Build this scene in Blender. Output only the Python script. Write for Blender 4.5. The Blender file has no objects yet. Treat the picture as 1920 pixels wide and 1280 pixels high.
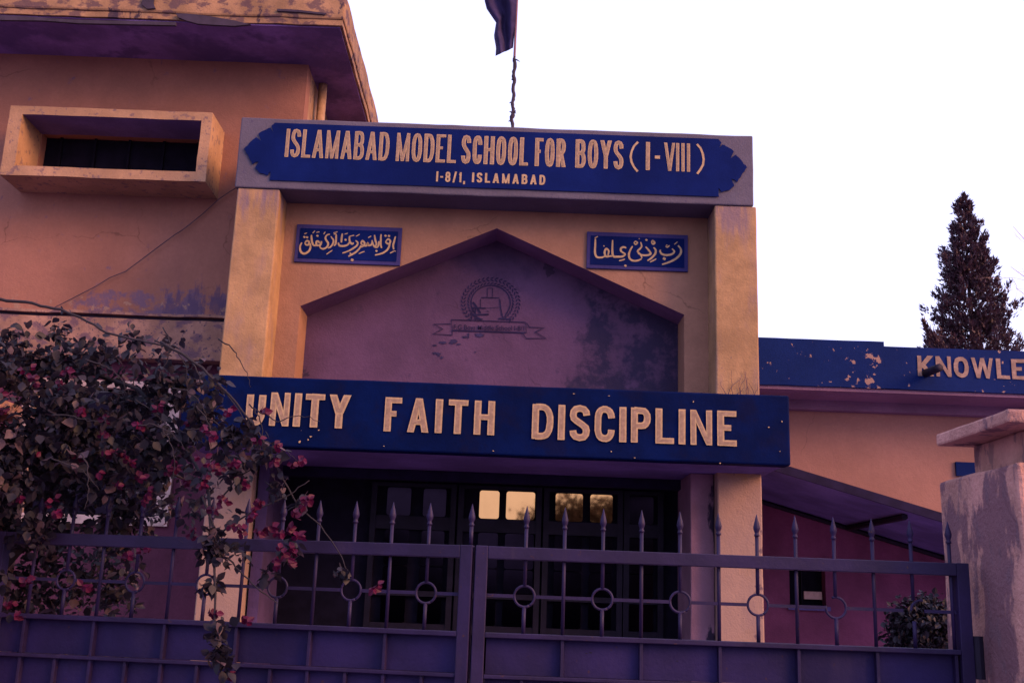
import bpy, math, random
from mathutils import Vector, Matrix, noise
R = math.radians
random.seed(7)
scene = bpy.context.scene
COL = scene.collection

# ------------------------------------------------------------ camera
EYE = Vector((0, 0, 1.6))
PITCH, ROLL, FPX = R(13.5), R(2.1), 2000.0
fwd = Vector((0, math.cos(PITCH), math.sin(PITCH)))
r0 = Vector((1, 0, 0)); u0 = r0.cross(fwd)
RT = math.cos(ROLL) * r0 + math.sin(ROLL) * u0
UP = -math.sin(ROLL) * r0 + math.cos(ROLL) * u0
cd = bpy.data.cameras.new('camera')
cd.sensor_width = 36; cd.lens = FPX / 1920 * 36; cd.clip_start = .05; cd.clip_end = 800
cam = bpy.data.objects.new('camera', cd); COL.objects.link(cam)
m = Matrix((RT, UP, -fwd)).transposed().to_4x4(); m.translation = EYE
cam.matrix_world = m
scene.camera = cam

# ------------------------------------------------------------ sky, sun, exposure
SUN_EL, SUN_AZ = R(26), R(61)          # azimuth measured from straight behind the camera towards the right
w = bpy.data.worlds.new('World'); scene.world = w; w.use_nodes = True
nt = w.node_tree; nt.nodes.clear()
sky = nt.nodes.new('ShaderNodeTexSky'); sky.sky_type = 'NISHITA'; sky.sun_disc = False
sky.sun_elevation = SUN_EL; sky.sun_rotation = math.pi - SUN_AZ; sky.dust_density = 4; sky.air_density = 1.5
tint = nt.nodes.new('ShaderNodeMix'); tint.data_type = 'RGBA'; tint.blend_type = 'MULTIPLY'
tint.inputs[0].default_value = 1; tint.inputs[7].default_value = (1.0, .75, 1.0, 1)
nt.links.new(sky.outputs[0], tint.inputs[6])
b1 = nt.nodes.new('ShaderNodeBackground'); b1.inputs[1].default_value = .10
nt.links.new(tint.outputs[2], b1.inputs[0])
b2 = nt.nodes.new('ShaderNodeBackground')   # even blue-violet fill added to the sky, tints the shade
b2.inputs[0].default_value = (.88, .90, 1.42, 1); b2.inputs[1].default_value = 1.0
addn = nt.nodes.new('ShaderNodeAddShader'); wo = nt.nodes.new('ShaderNodeOutputWorld')
nt.links.new(b1.outputs[0], addn.inputs[0]); nt.links.new(b2.outputs[0], addn.inputs[1]); nt.links.new(addn.outputs[0], wo.inputs[0])
sl = bpy.data.lights.new('sun', 'SUN'); sl.energy = 5.0; sl.angle = R(32); sl.color = (1, .455, .13)
so = bpy.data.objects.new('sun', sl); COL.objects.link(so)
sdir = Vector((math.sin(SUN_AZ) * math.cos(SUN_EL), -math.cos(SUN_AZ) * math.cos(SUN_EL), math.sin(SUN_EL)))
so.rotation_euler = sdir.to_track_quat('Z', 'Y').to_euler(); so.location = (20, -12, 12)
vs = scene.view_settings
vs.view_transform = 'Standard'; vs.look = 'None'; vs.gamma = 1; vs.use_curve_mapping = False; vs.exposure = 0
scene.render.engine = 'CYCLES'
scene.cycles.max_bounces = 6

# ------------------------------------------------------------ helpers
def at(px, py, Y):
    d = fwd * FPX + RT * (px - 960) - UP * (py - 640)
    return EYE + d * (Y / d.y)

def empty(name, loc, label, cat, group=None):
    o = bpy.data.objects.new(name, None); COL.objects.link(o); o.location = loc
    o.empty_display_size = .2
    o['label'] = label; o['category'] = cat
    if group: o['group'] = group
    return o

def wloc(o):
    v = Vector((0, 0, 0))
    while o: v += o.location; o = o.parent
    return v

def tag(o, label=None, cat=None, group=None, kind=None):
    if label: o['label'] = label
    if cat: o['category'] = cat
    if group: o['group'] = group
    if kind: o['kind'] = kind
    return o

def wob(v, a):
    return v + Vector(noise.noise_vector(v * 3.1)) * a + Vector(noise.noise_vector(v * 17)) * a * .35

class MB:
    def __init__(s): s.v = []; s.f = []
    def quad(s, a, b, c, d):
        n = len(s.v); s.v += [Vector(a), Vector(b), Vector(c), Vector(d)]; s.f.append((n, n+1, n+2, n+3))
    def grid(s, o, u, v, nu, nv, amp):
        n = len(s.v)
        for j in range(nv + 1):
            for i in range(nu + 1):
                p = o + u * (i / nu) + v * (j / nv)
                s.v.append(wob(p, amp) if amp else p)
        for j in range(nv):
            for i in range(nu):
                a = n + j * (nu + 1) + i
                s.f.append((a, a + 1, a + nu + 2, a + nu + 1))
    def box(s, x0, x1, y0, y1, z0, z1, amp=0, step=.25):
        o = Vector((x0, y0, z0)); X = Vector((x1-x0, 0, 0)); Y = Vector((0, y1-y0, 0)); Z = Vector((0, 0, z1-z0))
        k = (lambda L: max(1, min(60, int(round(L / step))))) if amp else (lambda L: 1)
        nx, ny, nz = k(x1-x0), k(y1-y0), k(z1-z0)
        s.grid(o, X, Z, nx, nz, amp); s.grid(o + Y, Z, X, nz, nx, amp)
        s.grid(o, Z, Y, nz, ny, amp); s.grid(o + X, Y, Z, ny, nz, amp)
        s.grid(o, Y, X, ny, nx, amp); s.grid(o + Z, X, Y, nx, ny, amp)
        return s
    def tube(s, pts, rad, n=6, cap=True):
        pts = [Vector(p) for p in pts]; rr = rad if isinstance(rad, (list, tuple)) else [rad] * len(pts)
        base = len(s.v); ref = Vector((.3, .2, .93))
        for i, p in enumerate(pts):
            d = (pts[min(i+1, len(pts)-1)] - pts[max(i-1, 0)])
            d = d.normalized() if d.length > 1e-9 else Vector((0, 0, 1))
            r_ = Vector((1, 0, 0)) if abs(d.dot(ref)) > .98 else ref
            a = d.cross(r_).normalized(); b = d.cross(a)
            for k in range(n):
                t = 2 * math.pi * k / n
                s.v.append(p + (a * math.cos(t) + b * math.sin(t)) * rr[i])
        for i in range(len(pts) - 1):
            for k in range(n):
                a = base + i * n + k; b = base + i * n + (k + 1) % n
                s.f.append((a, b, b + n, a + n))
        if cap:
            s.f.append(tuple(base + k for k in range(n))[::-1]); s.f.append(tuple(base + (len(pts)-1)*n + k for k in range(n)))
        return s
    def lathe(s, c, prof, n=10):
        return s.tube([Vector(c) + Vector((0, 0, z)) for r_, z in prof], [r_ for r_, z in prof], n)
    def prism(s, poly, y0, y1):          # poly in x,z ; extruded along y
        n = len(s.v); k = len(poly)
        s.v += [Vector((x, y0, z)) for x, z in poly] + [Vector((x, y1, z)) for x, z in poly]
        s.f.append(tuple(range(n, n + k))); s.f.append(tuple(range(n + 2*k - 1, n + k - 1, -1)))
        for i in range(k):
            j = (i + 1) % k; s.f.append((n + j, n + i, n + k + i, n + k + j))
        return s
    def ribbon(s, pts, wd, y, closed=False):   # flat stroke in the x,z plane
        pts = [Vector((p[0], 0, p[1])) for p in pts]; N = len(pts)
        wl = wd if isinstance(wd, (list, tuple)) else [wd] * N
        L = []; Q = []
        for i, p in enumerate(pts):
            a = pts[(i-1) % N] if (closed or i > 0) else p; b = pts[(i+1) % N] if (closed or i < N-1) else p
            d1 = (p - a); d2 = (b - p)
            d1 = d1.normalized() if d1.length > 1e-9 else d2.normalized(); d2 = d2.normalized() if d2.length > 1e-9 else d1
            t = (d1 + d2); t = t.normalized() if t.length > 1e-6 else d1
            nrm = Vector((-t.z, 0, t.x)); k = 1 / max(.45, (t.dot(d2)))
            L.append(p + nrm * wl[i] * .5 * k); Q.append(p - nrm * wl[i] * .5 * k)
        n = len(s.v)
        for a, b in zip(L, Q):
            s.v += [Vector((a.x, y, a.z)), Vector((b.x, y, b.z))]
        for i in range(N if closed else N - 1):
            j = (i + 1) % N
            s.f.append((n + 2*i, n + 2*i + 1, n + 2*j + 1, n + 2*j))
        return s
    def build(s, name, mat, parent=None, loc=None, local=False, bevel=0, smooth=False, merge=False):
        me = bpy.data.meshes.new(name)
        off = Vector((0, 0, 0)) if local else (wloc(parent) if parent else Vector(loc or (0, 0, 0)))
        me.from_pydata([tuple(v - off) for v in s.v], [], s.f); me.update()
        me.materials.append(mat)
        o = bpy.data.objects.new(name, me); COL.objects.link(o)
        if parent: o.parent = parent
        elif loc: o.location = loc
        if merge or bevel:
            import bmesh
            bm = bmesh.new(); bm.from_mesh(me); bmesh.ops.remove_doubles(bm, verts=bm.verts, dist=.0004)
            bm.to_mesh(me); bm.free()
        if bevel:
            md = o.modifiers.new('edge', 'BEVEL'); md.width = bevel; md.segments = 2; md.limit_method = 'ANGLE'; md.angle_limit = R(50)
        if smooth:
            for p in me.polygons: p.use_smooth = True
        return o

# ------------------------------------------------------------ materials
class NB:
    def __init__(s, name):
        s.m = bpy.data.materials.new(name); s.m.use_nodes = True; s.t = s.m.node_tree; s.t.nodes.clear()
        s.out = s.t.nodes.new('ShaderNodeOutputMaterial'); s.b = s.t.nodes.new('ShaderNodeBsdfPrincipled')
        s.t.links.new(s.b.outputs[0], s.out.inputs[0]); s.pos = None
    def n(s, typ, **k):
        x = s.t.nodes.new(typ)
        for a, b in k.items(): setattr(x, a, b)
        return x
    def l(s, a, b): s.t.links.new(a, b)
    def P(s):
        if not s.pos:
            s.pos = s.n('ShaderNodeNewGeometry').outputs['Position']
        return s.pos
    def noise(s, scale, stretch=(1, 1, 1), detail=6, rough=.6, off=0, dist=0):
        mp = s.n('ShaderNodeMapping'); mp.inputs[1].default_value = (off, off * .7, off * .3); mp.inputs[3].default_value = stretch
        s.l(s.P(), mp.inputs[0])
        x = s.n('ShaderNodeTexNoise'); x.inputs['Scale'].default_value = scale; x.inputs['Detail'].default_value = detail
        x.inputs['Roughness'].default_value = rough; x.inputs['Distortion'].default_value = dist
        s.l(mp.outputs[0], x.inputs['Vector']); return x.outputs[0]
    def rng(s, val, a, b, c=0, d=1, smooth=True):
        x = s.n('ShaderNodeMapRange'); x.interpolation_type = 'SMOOTHSTEP' if smooth else 'LINEAR'
        s.l(val, x.inputs[0])
        if a > b: a, b, c, d = b, a, d, c
        for i, q in enumerate((a, b, c, d)): x.inputs[1 + i].default_value = q
        return x.outputs[0]
    def math(s, op, a, b):
        x = s.n('ShaderNodeMath', operation=op)
        for i, q in enumerate((a, b)):
            if isinstance(q, (int, float)): x.inputs[i].default_value = q
            else: s.l(q, x.inputs[i])
        return x.outputs[0]
    def mix(s, f, a, b):
        x = s.n('ShaderNodeMix', data_type='RGBA')
        if isinstance(f, (int, float)): x.inputs[0].default_value = f
        else: s.l(f, x.inputs[0])
        for i, q in ((6, a), (7, b)):
            if isinstance(q, tuple): x.inputs[i].default_value = (*q, 1)
            else: s.l(q, x.inputs[i])
        return x.outputs[2]
    def axis(s, k):
        x = s.n('ShaderNodeSeparateXYZ'); s.l(s.P(), x.inputs[0]); return x.outputs['XYZ'.index(k)]

def sc(c, k): return tuple(min(1, x * k) for x in c)

def plaster(name, base, rough=.9, mott=.22, grain=.10, bump=.35, layers=(), spec=.2, mscale=1.6, streak=.15, crack=0):
    """layers: dict(c=colour, s=scale, st=stretch, lo=, hi=, masks=[(axis,a,b)], amt=)"""
    q = NB(name)
    a = q.rng(q.noise(mscale, off=3), .35, .68)
    col = q.mix(a, sc(base, 1 - mott), sc(base, 1 + mott))
    g = q.rng(q.noise(38, detail=4, off=9), .3, .7)
    col = q.mix(q.math('MULTIPLY', g, grain * 2), col, sc(base, .62))
    if streak:
        st = q.rng(q.noise(5, (1, 1, .09), off=5), .5, .75)
        col = q.mix(q.math('MULTIPLY', st, streak), col, sc((base[0]*.6, base[1]*.5, base[2]*.75), 1))
    hsum = q.noise(60, detail=5)
    if crack:
        nv = q.n('ShaderNodeTexNoise'); nv.inputs['Scale'].default_value = 4; nv.inputs['Detail'].default_value = 5; q.l(q.P(), nv.inputs['Vector'])
        mv = q.n('ShaderNodeMix', data_type='VECTOR'); mv.inputs[0].default_value = .22; q.l(q.P(), mv.inputs[4]); q.l(nv.outputs['Color'], mv.inputs[5])
        vo = q.n('ShaderNodeTexVoronoi', feature='DISTANCE_TO_EDGE'); vo.inputs['Scale'].default_value = 1.1; q.l(mv.outputs[1], vo.inputs['Vector'])
        line = q.rng(vo.outputs['Distance'], .006, .0015); msk = q.rng(q.noise(1.1, off=61), .50, .62)
        col_k = q.math('MULTIPLY', q.math('MULTIPLY', line, msk), crack)
        col = q.mix(col_k, col, sc(base, .25))
    for L in layers:
        t = q.rng(q.noise(L.get('s', 6), L.get('st', (1, 1, 1)), detail=L.get('d', 8), off=L.get('off', 1), rough=L.get('r', .62)), L.get('lo', .5), L.get('hi', .56))
        if 'masks' in L:
            mk = None
            for k, u, v in L['masks']:
                r_ = q.rng(q.axis(k), u, v); mk = r_ if mk is None else q.math('MULTIPLY', mk, r_)
            # push the threshold with the mask so the stain fades out as islands
            nn = q.noise(L.get('s', 6), L.get('st', (1, 1, 1)), detail=L.get('d', 8), off=L.get('off', 1), rough=L.get('r', .62))
            v_ = q.math('ADD', nn, q.math('MULTIPLY', q.math('SUBTRACT', mk, 1.0), L.get('push', .45)))
            t = q.rng(v_, L.get('lo', .5), L.get('hi', .56))
        t = q.math('MULTIPLY', t, L.get('amt', 1))
        col = q.mix(t, col, L['c'])
    q.l(col, q.b.inputs['Base Color'])
    q.b.inputs['Roughness'].default_value = rough; q.b.inputs['Specular IOR Level'].default_value = spec
    big = q.noise(7, off=2)
    h = q.math('ADD', hsum, q.math('MULTIPLY', big, 2.2))
    bp = q.n('ShaderNodeBump'); bp.inputs['Strength'].default_value = bump; bp.inputs['Distance'].default_value = .012
    q.l(h, bp.inputs['Height']); q.l(bp.outputs[0], q.b.inputs['Normal'])
    return q.m

def simple(name, c, rough=.6, metal=0, var=.25, scale=9, spec=.4, bump=.15, rough2=None):
    q = NB(name)
    t = q.rng(q.noise(scale, off=4), .3, .7)
    q.l(q.mix(t, sc(c, 1 - var), sc(c, 1 + var)), q.b.inputs['Base Color'])
    q.b.inputs['Roughness'].default_value = rough; q.b.inputs['Metallic'].default_value = metal
    q.b.inputs['Specular IOR Level'].default_value = spec
    bp = q.n('ShaderNodeBump'); bp.inputs['Strength'].default_value = bump; bp.inputs['Distance'].default_value = .004
    q.l(q.noise(55, detail=4), bp.inputs['Height']); q.l(bp.outputs[0], q.b.inputs['Normal'])
    return q.m

STAIN = (.085, .06, .11)
M = {}
M['pillar'] = plaster('cream_pillar_paint', (.295, .178, .092), mott=.2, mscale=3.2, streak=.3, layers=[
    dict(c=(.26, .175, .155), s=2.2, lo=.2, hi=.5, masks=[('Z', 2.85, 2.5)], push=.5, amt=.85, off=31),
    dict(c=(.13, .095, .14), s=9, st=(1, 1, .16), lo=.42, hi=.62, masks=[('Z', 4.3, 5.1)], push=.26, amt=.8, off=11),
    dict(c=(.17, .115, .13), s=5, st=(1, 1, .3), lo=.48, hi=.72, amt=.55, off=4),
    dict(c=(.09, .06, .08), s=9, lo=.5, hi=.56, masks=[('Z', 3.2, 2.5), ('X', 1.9, 2.2)], push=.3, amt=.8, off=21),
    dict(c=(.13, .08, .1), s=26, lo=.66, hi=.7, amt=.6, off=7)])
M['recess'] = plaster('cream_wall_paint', (.26, .138, .092), crack=.45, mott=.12, streak=.12, layers=[
    dict(c=(.15, .09, .09), s=22, lo=.67, hi=.72, amt=.4, off=2)])
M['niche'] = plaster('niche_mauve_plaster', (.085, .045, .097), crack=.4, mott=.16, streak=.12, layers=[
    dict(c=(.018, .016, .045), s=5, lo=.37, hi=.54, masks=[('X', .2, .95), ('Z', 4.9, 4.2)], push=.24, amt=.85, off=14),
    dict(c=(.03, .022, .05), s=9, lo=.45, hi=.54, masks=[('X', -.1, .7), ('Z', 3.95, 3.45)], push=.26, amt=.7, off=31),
    dict(c=(.035, .022, .06), s=2.6, lo=.38, hi=.66, masks=[('Z', 4.1, 4.75)], push=.26, amt=.75, off=51),  # mould spots plus niche-top shade painted in as dark blotches
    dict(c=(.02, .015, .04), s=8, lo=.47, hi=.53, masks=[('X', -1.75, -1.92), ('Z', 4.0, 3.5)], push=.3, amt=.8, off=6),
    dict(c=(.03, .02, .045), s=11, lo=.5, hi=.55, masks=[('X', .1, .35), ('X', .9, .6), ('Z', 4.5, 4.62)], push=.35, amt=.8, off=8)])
M['left'] = plaster('left_block_wall_paint', (.242, .110, .080), crack=.5, mott=.14, streak=.18, mscale=.9, layers=[
    dict(c=(.095, .07, .13), s=6, st=(1, 1, 1), lo=.40, hi=.52, masks=[('Z', 4.5, 4.2), ('X', -4.4, -4.0)], push=.22, amt=.75, off=3),
    dict(c=(.075, .05, .10), s=10, st=(1, 1, .3), lo=.40, hi=.50, masks=[('Z', 4.6, 4.2), ('X', -3.5, -3.2)], push=.24, amt=.75, off=13),
    dict(c=(.26, .16, .12), s=11, lo=.57, hi=.6, masks=[('Z', 4.4, 4.2)], push=.22, amt=.8, off=23),
    dict(c=(.08, .045, .07), s=3, lo=.5, hi=.65, masks=[('Z', 6.6, 6.85)], push=.3, amt=.5, off=33)])
M['hood'] = plaster('hood_plaster', (.32, .19, .115), mott=.2, streak=.15, layers=[
    dict(c=(.09, .06, .09), s=14, lo=.56, hi=.62, amt=.6, off=4)])
M['slab'] = plaster('roof_slab_concrete', (.26, .15, .085), mott=.28, mscale=2.2, streak=.25, layers=[
    dict(c=(.06, .035, .055), s=5, st=(1, 1, 1.6), lo=.5, hi=.58, amt=.75, off=3),
    dict(c=(.03, .02, .04), s=3.2, st=(1, 1, .5), lo=.60, hi=.63, amt=.9, off=17)])
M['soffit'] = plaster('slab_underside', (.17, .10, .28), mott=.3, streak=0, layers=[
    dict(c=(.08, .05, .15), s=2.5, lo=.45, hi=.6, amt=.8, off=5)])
M['ledge'] = plaster('peeling_ledge_paint', (.27, .15, .11), mott=.25, mscale=4, layers=[
    dict(c=(.085, .05, .08), s=6, st=(1, 1, 1.4), lo=.5, hi=.6, amt=.75, off=3),
    dict(c=(.04, .03, .06), s=30, lo=.58, hi=.63, amt=.8, off=8)])
M['band'] = plaster('pale_violet_band_paint', (.088, .078, .112), mott=.14, streak=.1, layers=[
    dict(c=(.05, .04, .09), s=20, lo=.63, hi=.67, amt=.6, off=1),
    dict(c=(.25, .18, .16), s=45, st=(1, 1, .4), lo=.70, hi=.73, amt=.5, off=2)])
M['blue'] = plaster('royal_blue_sign_paint', (.003, .0095, .076), spec=.04, rough=.75, mott=.2, streak=.3, grain=.04, bump=.12)
M['beam'] = plaster('royal_blue_beam_paint', (.0004, .0050, .044), spec=.04, rough=.7, mott=.24, mscale=3, streak=.3, grain=.06, bump=.18, layers=[
    dict(c=(.3, .22, .2), s=33, lo=.745, hi=.755, amt=.9, off=12),
    dict(c=(.0035, .004, .022), s=4, lo=.5, hi=.66, amt=.5, off=2)])
M['rband'] = plaster('flaking_blue_parapet_paint', (.0035, .014, .086), spec=.06, rough=.75, mott=.12, streak=.1, bump=.15, layers=[
    dict(c=(.24, .15, .13), s=6.5, lo=.57, hi=.585, amt=1, off=44, masks=[('X', 4.0, 3.8), ('X', 3.3, 3.5)], push=.22),
    dict(c=(.25, .16, .13), s=15, lo=.665, hi=.675, amt=1, off=5)])
M['letter'] = plaster('sign_cream_lettering', (.38, .265, .155), rough=.8, mott=.1, grain=.25, streak=0, bump=.05, mscale=20)
M['fill'] = plaster('sign_lettering_fill', (.28, .19, .135), rough=.85, mott=.15, grain=.35, streak=.1, bump=.05, mscale=24)
M['letter2'] = plaster('worn_lettering', (.25, .17, .14), rough=.8, mott=.25, grain=.3, streak=.2, bump=.05, mscale=14)
M['plq'] = plaster('plaque_border_paint', (.038, .034, .13), spec=.08, mott=.15, streak=0)
M['right'] = plaster('right_wing_wall_paint', (.30, .152, .118), crack=.4, mott=.13, streak=.1, mscale=.8)
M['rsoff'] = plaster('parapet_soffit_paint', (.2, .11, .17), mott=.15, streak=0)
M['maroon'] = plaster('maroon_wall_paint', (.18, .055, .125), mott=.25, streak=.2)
M['fascia'] = simple('dark_fascia_paint', (.012, .008, .03), rough=.8, spec=.1)
M['maroon_left'] = plaster('shaded_maroon_wall', (.085, .024, .048), mott=.3, streak=.2)  # darker maroon copy, shade below the ledge put into the colour
M['pier_left'] = plaster('shaded_lilac_pier', (.06, .036, .10), mott=.3, streak=.2)  # shade put into the colour to offset the sun on this pier
M['lean'] = plaster('lean_roof_paint', (.12, .11, .32), mott=.3, streak=0)
M['gpillar'] = plaster('gate_pillar_plaster', (.43, .23, .19), mott=.2, streak=.2, mscale=4, bump=.8, layers=[
    dict(c=(.15, .08, .10), s=3.6, st=(1, 1, .45), lo=.47, hi=.52, amt=.9, off=9, masks=[('Z', 2.25, 1.95)], push=.12),
    dict(c=(.14, .09, .11), s=11, st=(1, 1, .4), lo=.55, hi=.6, amt=.6, off=19)])
M['dark'] = simple('shade_black_paint', (.006, .005, .012), rough=.8, spec=.05)  # near black puts interior shade into the colour; also joint and mullions
M['frame'] = simple('dark_door_frame_paint', (.008, .006, .014), rough=.6, spec=.1)
M['white'] = simple('white_window_trim', (.42, .29, .26), rough=.7)
M['gate'] = plaster('indigo_gate_enamel', (.0145, .0088, .042), rough=.55, mott=.22, grain=.1, mscale=5, spec=.2, bump=.12, streak=.3, layers=[
    dict(c=(.05, .022, .02), s=28, lo=.655, hi=.69, amt=.8, off=5), dict(c=(.045, .03, .055), s=9, st=(1, 1, .3), lo=.56, hi=.75, amt=.4, off=15)])
M['gpanel'] = plaster('indigo_gate_sheet', (.0145, .0098, .055), rough=.62, mott=.25, grain=.1, mscale=3, spec=.15, bump=.15, streak=.35, layers=[
    dict(c=(.045, .02, .02), s=24, lo=.67, hi=.70, amt=.7, off=25), dict(c=(.035, .024, .06), s=5, st=(1, 1, .25), lo=.52, hi=.75, amt=.5, off=35)])
M['glass'] = simple('warm_sky_glass', (.60, .34, .13), rough=.03, metal=1, var=.03, bump=0)  # warm sky glow put into the mirror tint of the bright panes
M['dglass'] = simple('dim_window_glass', (.009, .006, .012), rough=.12, metal=1, var=.1, bump=0)  # darker copy of the glazing for panes without sky glow
M['emblem'] = simple('emblem_line_paint', (.018, .015, .05), rough=.9, spec=.1)
M['chip'] = simple('flaked_plaster_patch', (.03, .025, .07), rough=.9, spec=.1)
M['flag'] = simple('dark_flag_cloth', (.028, .022, .07), rough=.9, var=.25, spec=.1)
M['pole'] = simple('weathered_pole', (.16, .07, .09), rough=.7)
M['rope'] = simple('dark_rope', (.03, .02, .04), rough=.9)
M['cable'] = simple('thin_dark_cable', (.045, .025, .045), rough=.8)
M['bark'] = simple('vine_bark', (.012, .009, .016), rough=.9)
M['tbark'] = simple('tree_bark', (.05, .035, .035), rough=.95)
M['twig'] = simple('bare_twig_bark', (.38, .24, .18), rough=.9)
M['pipe'] = simple('pale_downpipe', (.33, .2, .12), rough=.6)
M['bracket'] = simple('dark_steel', (.01, .008, .02), rough=.7, spec=.2)
M['asphalt'] = plaster('asphalt', (.05, .045, .055), mott=.25, streak=0)
M['paving'] = plaster('yard_paving', (.20, .14, .26), mott=.25, streak=0)
M['backwall'] = plaster('street_wall', (.1, .07, .07), mott=.25)

def leafmat(name, c1, c2, trans=.25, rough=.55):
    q = NB(name)
    oi = q.n('ShaderNodeNewGeometry'); rnd = oi.outputs['Random Per Island']
    t = q.rng(q.noise(13, off=2), .35, .65)
    f = q.math('MULTIPLY', q.math('ADD', t, rnd), .5)
    q.l(q.mix(f, c1, c2), q.b.inputs['Base Color'])
    q.b.inputs['Roughness'].default_value = rough; q.b.inputs['Specular IOR Level'].default_value = .25
    tr = q.n('ShaderNodeBsdfTranslucent'); tr.inputs[0].default_value = (*c2, 1)
    mx = q.n('ShaderNodeMixShader'); mx.inputs[0].default_value = trans
    q.l(q.b.outputs[0], mx.inputs[1]); q.l(tr.outputs[0], mx.inputs[2]); q.l(mx.outputs[0], q.out.inputs[0])
    return q.m
M['leaf'] = leafmat('vine_leaf', (.006, .006, .012), (.026, .020, .034))
M['leaf_pale'] = leafmat('pale_vine_leaf', (.035, .025, .04), (.12, .075, .09))
M['bract'] = leafmat('magenta_bract', (.030, .001, .014), (.080, .002, .034))
M['cyp'] = leafmat('cypress_leaf', (.022, .01, .022), (.055, .026, .04), .12)
M['bush'] = leafmat('shrub_leaf', (.004, .003, .008), (.014, .009, .018), .1)
M['reart'] = leafmat('street_tree_leaf', (.04, .03, .04), (.09, .06, .06), .2)

# ------------------------------------------------------------ ground
def struct(name, mb, mat):
    o = mb.build(name, mat); o['kind'] = 'structure'; return o
g = MB(); g.quad((-300, -300, -.06), (300, -300, -.06), (300, 300, -.06), (-300, 300, -.06)); struct('ground', g, M['paving'])
g = MB(); g.box(-300, 300, -9.5, -2.0, -.059, -.05); struct('road', g, M['asphalt'])
g = MB(); g.box(-300, 300, -1.9, 2.9, -.058, .06); struct('pavement', g, M['paving'])
g = MB(); g.box(-300, 300, -2.0, -1.9, -.058, .075); struct('kerb', g, M['backwall'])
g = MB(); g.box(-12, 16, 3.0, 10.38, -.058, .03); struct('school_yard', g, M['paving'])

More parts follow.
